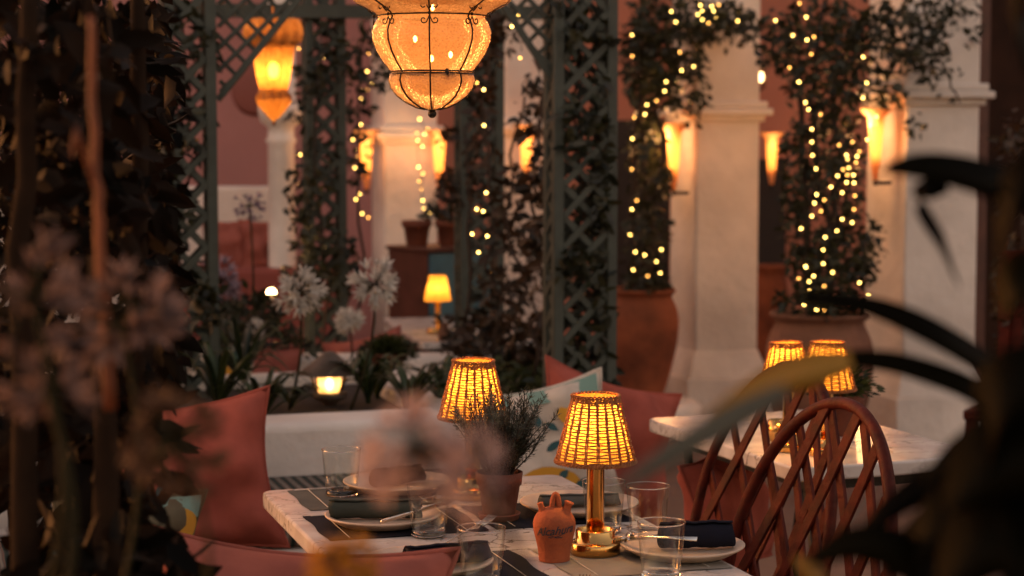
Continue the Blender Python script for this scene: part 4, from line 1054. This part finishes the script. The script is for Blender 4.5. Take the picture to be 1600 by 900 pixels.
# ------------------------------------------------------------------ lattice chairs
def make_chair():
    r = root('lattice_back_chair', 'x', 'chair', group='oxblood lattice back chairs')
    HH = .53; BZ = .44; rec = radians(9)
    # local: chair faces -x (toward the table); back plane is y (width) by z
    def hoop(t):   # t in 0..1, left foot -> apex -> right foot
        a = pi*(1.12*t-.06); w = .232; s_ = sin(a)
        y = -w*cos(a)*(1-.0*t); z = HH*(max(0,s_)**.62) if s_ > 0 else 0
        return y, z
    def B(y, z):   # bend and recline
        x = .30 + z*math.tan(rec) - .6*y*y
        return Vector((x, y, BZ+z))
    H = []
    for i in range(61):
        t = i/60
        ang = pi*t
        y = -.235*cos(ang) * (1.0); z = .17+.36*sin(ang)**.9
        H.append((y, z))
    low = [(-.165, -.02), (-.19, .04), (-.22, .11)]
    H = low+H+[(-a, b_) for a, b_ in low[::-1]]
    b = MB(); b.tube([B(y, z) for y, z in H], .0105, 12); b.obj('back_hoop', M_chair, r)
    def inside(y, z):
        if z < .0: return False
        if z < .17: return abs(y) < .172+.34*z
        k = (z-.17)/.36
        if k > 1: return False
        s_ = k**(1/.9); return abs(y) < .233*sqrt(max(0, 1-s_*s_))
    lt_ = MB()
    for sgn in (1, -1):
        for q in range(-12, 13):
            k = q*.094+.02*sgn
            pts = [];
            for i in range(121):
                z = .58*i/120; y = k + sgn*(z-.28)*.5
                if inside(y, z): pts.append((y, z))
            if len(pts) > 6:
                pts = pts[::4]+[pts[-1]]
                ps = [B(y, z)+Vector((.0035*sgn, 0, 0)) for y, z in pts]
                vs = []; fs = []; n_ = len(ps)
                for i, p in enumerate(ps):
                    d = (ps[min(i+1,n_-1)]-ps[max(i-1,0)]).normalized(); xn = Vector((1,0,0)); sd_ = d.cross(xn).normalized()*.0105; xo = Vector((.0032,0,0))
                    vs += [p-sd_-xo, p+sd_-xo, p+sd_+xo, p-sd_+xo]
                for i in range(n_-1):
                    for j in range(4): fs.append((i*4+j, i*4+(j+1)%4, i*4+4+(j+1)%4, i*4+4+j))
                fs += [(3,2,1,0), tuple((n_-1)*4+j for j in range(4))]
                lt_.add(vs, fs)
    bevel(lt_.obj('lattice_backrest', M_chair, r), .0015, 1)
    b = MB()
    n = 40; rad = .215
    b.lathe([(.001,.415),(rad-.02,.415),(rad,.425),(rad,.44),(rad-.01,.45),(.001,.452)], n, Matrix.Translation((.1,0,0))); b.obj('seat', M_chair, r)
    for (x, y, dx) in ((-.05,-.14,-.05),(-.05,.14,-.05),(.27,-.15,.07),(.27,.15,.07)):
        b = MB(); b.tube([(x,y,.42),(x+dx*.3,y*1.05,.25),(x+dx,y*1.15,0)], [.015,.014,.011], 10); b.obj('leg', M_chair, r)
    b = MB(); b.tube([(.1+.13*cos(a)*1.0, .14*sin(a), .2) for a in [2*pi*k/32 for k in range(32)]], .007, 8, closed=True); b.obj('stretcher', M_chair, r)
    return r
CH = make_chair()
ca = at(1322, 625, 3.12); cb = at(1245, 580, 3.62)
def place(o, apex, rz):   # apex local is (.30+.56*tan12, 0)
    lx = .30+.53*math.tan(radians(9)); return Vector((apex.x-lx*cos(rz), apex.y-lx*sin(rz), 0))
CH.location = place(CH, ca, radians(24)); CH.rotation_euler = (0,0,radians(24)); CH['label'] = 'nearer oxblood chair with rounded lattice back, right of the table'
dup(CH, place(CH, cb, radians(24)), radians(24), 'farther oxblood lattice back chair, overlapped by the nearer one')

# ------------------------------------------------------------------ garden lantern
gp = at(515, 625, 6.0); gu = 6.0/FPX
gz = at(515, 600, 6.0).z
gr = root('garden_lantern', 'glowing pagoda roofed garden lantern among strap leaves in the planter', 'garden light', (gp.x, 6.0, .56))
def gzz(y): return at(515, y, 6.0).z-.56
b = MB(); b.lathe([(49*gu, gzz(584)),(48*gu, gzz(582)),(30*gu,gzz(568)),(13*gu,gzz(554)),(9*gu,gzz(550)),(.001,gzz(548))], 40); b.lathe([(48*gu, gzz(583.5)),(.001,gzz(580))], 40); b.obj('roof', M_pewter, gr)
b = MB(); b.lathe([(18*gu, gzz(612)),(18*gu, gzz(583))], 24); b.obj('glowing_cylinder', shell('frosted_cylinder', (1,.82,.55), .7, .25, gloss=0), gr)
b = MB(); b.ball((0,0,gzz(600)), .013, 12, 8, sq=(1,1,1.6)); b.obj('bulb', M_flame, gr)
b = MB()
for k in range(4): a = pi/4+pi*k/2; b = MB(); b.tube([(38*gu*cos(a),38*gu*sin(a),gzz(583)),(24*gu*cos(a),24*gu*sin(a),gzz(612))], .004, 6); b.obj('strut', M_brass, gr)
b = MB(); b.lathe([(.02,-.1),(.02,gzz(630)),(26*gu,gzz(622)),(28*gu,gzz(614)),(.001,gzz(612))], 30); b.obj('base', M_pewter, gr)
plight('garden_light', (0,0,gzz(598)), 11, (1,.58,.22), .012, gr)
# distant garden spot behind plants
p = at(424, 458, 7.8); gs = root('garden_spot', 'small bright garden spotlight between the shrub and the left agapanthus head', 'garden light', p)
b = MB(); b.ball((0,0,0), .02, 12, 8); b.obj('bulb', emit('spot_glow', (1,.62,.25), 26), gs); b = MB(); b.lathe([(.026,-.03),(.03,.0),(.02,-.002)], 16); b.tube([(0,0,-.03),(0,0,-.5)], .006, 6); b.obj('stake', M_iron, gs)
plight('spot_light', (0,-.05,0), 1.2, (1,.5,.16), .02, gs)

# ------------------------------------------------------------------ agapanthus and strap leaves
def aga(head, rad, base, label, pet, nfl=40, fl=.042, name='agapanthus_flower', sr=.004, droop=.2, bend=.02):
    hd = Vector(head); bs = Vector(base); r = root(name, label, 'flower', bs)
    pts = [bs.lerp(hd, t)+Vector((bend*sin(pi*t), 0, 0)) for t in [k/10 for k in range(11)]]
    b = MB(); b.tube(pts, [sr*(1.15-.3*k/10) for k in range(11)], 8)
    pt = MB()
    for i in range(nfl):
        z = 1-2*(i+.5)/nfl; z = z*.85+.15; a = i*2.39996+R.uniform(-.2,.2); q = sqrt(max(0,1-z*z)); d = Vector((q*cos(a), q*sin(a), z)); d = (d+Vector((0,0,-droop*q))).normalized()
        d = (d+Vector((R.gauss(0,.22),R.gauss(0,.22),R.gauss(0,.22)))).normalized(); L_ = rad*R.uniform(.35,.8); e = hd+d*L_; b.tube([hd, hd+d*L_*.5+Vector((0,0,.004)), e], .0008*max(1,rad/.05), 4)
        s_ = fl*R.uniform(.55,1.15); o_ = d.orthogonal().normalized(); w_ = d.cross(o_)
        for k in range(6):
            ph = k*pi/3+i; s2 = (o_*cos(ph)+w_*sin(ph)); dd = (d+s2*R.uniform(.25,.6)).normalized(); pt.leaf(e, dd, s2, s_, s_*.34, -.25)
    b.obj('stem', M_gstem, r, org=bs); pt.obj('petals', pet, r, org=bs)
    return r
aga(at(588,446,5.75), .082, at(548,640,5.75), 'white agapanthus head on a long stem, right one of the pair in the planter', M_petw)
aga(at(467,458,5.75), .072, at(452,640,5.75), 'white agapanthus head left of its twin, above the garden lantern', M_petw)
aga(at(390,322,7.0), .07, at(385,640,7.0), 'thin faded lilac agapanthus head in front of the low far wall', M_petl, 22, .028)
aga(at(345,440,6.9), .08, at(350,640,6.9), 'pale lilac agapanthus head right behind the left lattice pillar', M_petl)
aga(at(402,510,7.0), .03, at(405,640,7.0), 'small low white flower head right of the left lattice pillar', M_petw, 22, .026)
aga(at(545,500,7.0), .04, at(538,640,7.0), 'blurred white flower head behind the foot of the rear pillar', M_petw, 26)
# strap leaves
def strap_clump(px, Y, n, label, spread=.28, h=.3, seed=0, mt=None):
    c = at(px, 600, Y); z = .565; r = root('agapanthus_leaves', label, 'plant', (c.x, Y, z)); rr = random.Random(seed); b = MB()
    for i in range(n):
        a = rr.uniform(0, 6.28); s_ = spread*rr.uniform(.6,1.1); hh = h*rr.uniform(.5,1); pts = []
        for k in range(11):
            t = k/10; pts.append(Vector((cos(a)*s_*t**1.2, sin(a)*s_*t**1.2, hh*1.35*(sin(pi*.62*t)*1.05-.25*t**3))))
        b.blade(pts, rr.uniform(.009,.014), .3)
    b.obj('leaves', mt or M_strap, r); return r
for i, (px, Y, n, sp, h) in enumerate(((340,5.75,16,.26,.17),(410,5.6,18,.2,.12),(455,5.9,12,.14,.07),(575,6.0,22,.17,.13),(640,5.7,20,.2,.13),(690,5.9,16,.2,.12),(590,6.1,14,.15,.12),(380,6.4,18,.3,.2))):
    strap_clump(px, Y, n, ['clump of strap leaves at the left end of the planter','strap leaves just right of the left lattice pillar','dark strap leaves in front of the garden lantern, left side','strap leaves just right of the garden lantern','strap leaves at the middle of the planter wall','strap leaves behind the back wicker lamp','short strap leaves right behind the garden lantern','tall strap leaves behind the left lattice pillar foot'][i], sp, h, i)
# shrubs behind the planter
def shrub(label, blobs, size, mt):
    b0 = blobs[0]; org = at(b0[0], b0[1], b0[4]); a = MB(); cloud(a, blobs, size, .5, .1)
    r = root('shrub', label, 'shrub', (org.x, org.y, .2)); a.obj('foliage', mt, r, org=(org.x, org.y, .2))
    s = MB()
    for k in range(5): s.tube([(R.uniform(-.05,.05),R.uniform(-.05,.05),0),(R.uniform(-.1,.1),0,org.z-.2)], .008, 6)
    s.obj('stems', M_stem, r)
shrub('dark leafy shrub under the ornate lantern behind the planter', [(385,500,55,50,7.2,.2,700),(430,540,60,35,7.3,.2,500),(470,420,30,50,7.6,.15,150),(350,520,40,50,6.8,.2,300)], .045, M_leafd)
shrub('low bush at the foot of the middle trellis', [(800,600,65,40,7.0,.3,800),(850,600,50,30,6.8,.2,300)], .05, M_leafg)

# ------------------------------------------------------------------ foreground plants (near the lens)
aga(at(652,712,.82), .023, (at(640,1050,.82)), 'out of focus mauve flower cluster close to the lens, left of the rosemary pot', M_petm, 32, .013, sr=.0012)
aga(at(742,728,.80), .014, (at(735,1050,.80)), 'out of focus pinkish blossom close to the lens over the rosemary pot', M_petm, 10, .012, sr=.0012)
aga(at(762,795,.84), .007, (at(760,1050,.84)), 'out of focus small pink bud low over the rosemary pot', M_petm, 5, .010, sr=.0012)
aga(at(535,880,.95), .017, (at(530,1050,.95)), 'out of focus amber yellow flower at the bottom edge over the pink pillow', M_pety, 22, .013, sr=.0012)
aga(at(275,700,1.0), .03, (at(260,1050,1.0)), 'out of focus brownish yellow flower in front of the large rust pink pillow', mat('tawny_petal', (.09,.04,.014), .8), 26, .016, sr=.0015)
aga(at(190,500,1.3), .046, (at(150,1050,1.3)), 'out of focus mauve agapanthus head at the left, in front of the dark vine', M_petk, 26, .024, sr=.002)
aga(at(50,470,1.1), .042, (at(40,1050,1.1)), 'out of focus mauve agapanthus head cut by the left edge', M_petk, 18, .02, sr=.002)
aga(at(75,610,1.1), .022, (at(45,1100,1.1)), 'out of focus peach blossom low at the left edge on a green stem', M_petk, 10, .02, sr=.003)
# leaf blur near the mauve flower
def bladepx(mb, pts, w, **k):
    P = [at(*p) for p in pts]; Q = []
    for i in range(len(P)-1):
        p0 = P[max(i-1,0)]; p1 = P[i]; p2 = P[i+1]; p3 = P[min(i+2,len(P)-1)]
        for s_ in range(6):
            t = s_/6; Q.append(.5*((2*p1)+(p2-p0)*t+(2*p0-5*p1+4*p2-p3)*t*t+(3*p1-p0-3*p2+p3)*t**3))
    Q.append(P[-1]); mb.blade(Q, w, side=Vector((0,.5,1)), **k)
def fgleaf(label, mt, blades, name='arching_leaf_plant'):
    org = at(*blades[0][0][0]); r = root(name, label, 'plant', org); b = MB()
    for pts, w in blades: bladepx(b, pts, w)
    b.obj('leaves', mt, r, org=org); return r
fgleaf('blurred grey green leaf slanting over the pink pillow right of the front lamp', M_fggrey, [([(1230,610,.86),(1130,662,.85),(1040,715,.84),(950,775,.82)], .0065)])
fgleaf('blurred leaf, its lit tip coloured yellow, arching in front of the farther chair', M_fgyel, [([(1330,566,1.0),(1260,580,1.0),(1190,606,.98),(1100,655,.95)], .0105)])  # light on the leaf tip is put in as yellow leaf colour
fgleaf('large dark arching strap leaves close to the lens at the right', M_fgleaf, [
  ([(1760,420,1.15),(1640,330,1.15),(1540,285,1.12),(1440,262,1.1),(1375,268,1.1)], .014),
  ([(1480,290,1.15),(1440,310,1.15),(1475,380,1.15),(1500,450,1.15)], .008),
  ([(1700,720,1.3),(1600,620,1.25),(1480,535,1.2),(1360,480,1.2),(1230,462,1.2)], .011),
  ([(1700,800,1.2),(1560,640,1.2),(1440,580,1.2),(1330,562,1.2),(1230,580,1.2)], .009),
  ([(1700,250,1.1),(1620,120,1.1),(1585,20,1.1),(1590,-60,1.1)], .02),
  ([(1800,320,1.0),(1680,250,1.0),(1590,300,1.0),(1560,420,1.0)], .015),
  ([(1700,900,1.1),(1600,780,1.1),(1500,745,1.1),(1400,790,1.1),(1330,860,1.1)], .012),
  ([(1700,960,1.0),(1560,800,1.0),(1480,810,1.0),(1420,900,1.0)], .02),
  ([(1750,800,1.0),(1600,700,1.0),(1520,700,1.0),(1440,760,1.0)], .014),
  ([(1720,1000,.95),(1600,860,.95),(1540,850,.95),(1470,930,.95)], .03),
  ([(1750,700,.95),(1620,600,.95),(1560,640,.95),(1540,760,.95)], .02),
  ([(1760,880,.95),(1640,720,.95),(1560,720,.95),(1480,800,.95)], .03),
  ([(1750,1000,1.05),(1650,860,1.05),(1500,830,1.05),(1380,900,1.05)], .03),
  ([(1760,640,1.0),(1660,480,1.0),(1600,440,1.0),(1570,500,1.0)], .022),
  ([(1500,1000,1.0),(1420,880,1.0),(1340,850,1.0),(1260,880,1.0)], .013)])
fgleaf('small yellow leaf at the bottom right in front of the nearer chair', M_fgyel, [([(1290,940,1.05),(1270,900,1.05),(1240,870,1.05)], .008)])
fgleaf('olive leaf close to the lens between the two blurred mauve blossoms', M_fgyel, [([(720,760,.85),(705,720,.85),(690,690,.85)], .007)])
# dark mass at left
fg = root('foreground_shrub', 'unlit shrub, coloured near black, with thick stems filling the left edge close to the lens', 'shrub', at(80,900,2.0))
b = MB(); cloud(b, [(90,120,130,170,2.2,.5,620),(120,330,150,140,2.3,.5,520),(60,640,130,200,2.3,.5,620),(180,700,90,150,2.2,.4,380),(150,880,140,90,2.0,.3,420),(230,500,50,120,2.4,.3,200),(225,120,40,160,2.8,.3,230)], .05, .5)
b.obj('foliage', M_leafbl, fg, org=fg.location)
b = MB(); stems(b, [[(215,1000,2.2),(212,600,2.2),(216,300,2.2),(214,-50,2.2)],[(170,1000,1.8),(165,700,1.8),(150,400,1.8)],[(40,1000,1.8),(30,500,1.8),(45,-50,1.8)]], .0135, .004); b.obj('trunk', mat('dark_bark', (.016,.008,.0035), .9, var=.3, vscale=30, spec=.15), fg, org=fg.location)
oc = at(155,330,1.35); os_ = root('orange_stem', 'blurred orange brown bamboo like stem at the left', 'plant stem', oc)
b = MB(); stems(b, [[(172,640,1.35),(160,420,1.35),(152,300,1.35),(146,150,1.35),(142,25,1.35)]], .0042, .002)
stems(b, [[(150,290,1.35),(118,200,1.33),(112,245,1.33)]], .0022, .001); b.obj('stem', M_ostem, os_, org=oc)
# hedge far left, added to close bright gaps behind the shrub
vine('added dark leafy hedge standing left of the pergola', [(120,200,170,260,5.0,.4,1500),(110,600,170,240,4.9,.4,1500),(235,300,40,330,5.6,.3,600)], .06, M_leafbl, None, name='backdrop')

# ------------------------------------------------------------------ render settings
S.render.engine = 'CYCLES'; cy = S.cycles
cy.use_denoising = True; cy.max_bounces = 8; cy.diffuse_bounces = 3; cy.glossy_bounces = 4; cy.transmission_bounces = 6; cy.transparent_max_bounces = 12
cy.caustics_reflective = False; cy.caustics_refractive = False; cy.sample_clamp_indirect = 3; cy.sample_clamp_direct = 0
cy.use_adaptive_sampling = True; cy.adaptive_threshold = .01
cam_d.dof.aperture_blades = 0
vs_ = S.view_settings; vs_.view_transform = 'Standard'; vs_.look = 'None'; vs_.exposure = 2.35; vs_.gamma = 1
try: vs_.use_curve_mapping = False
except Exception: pass
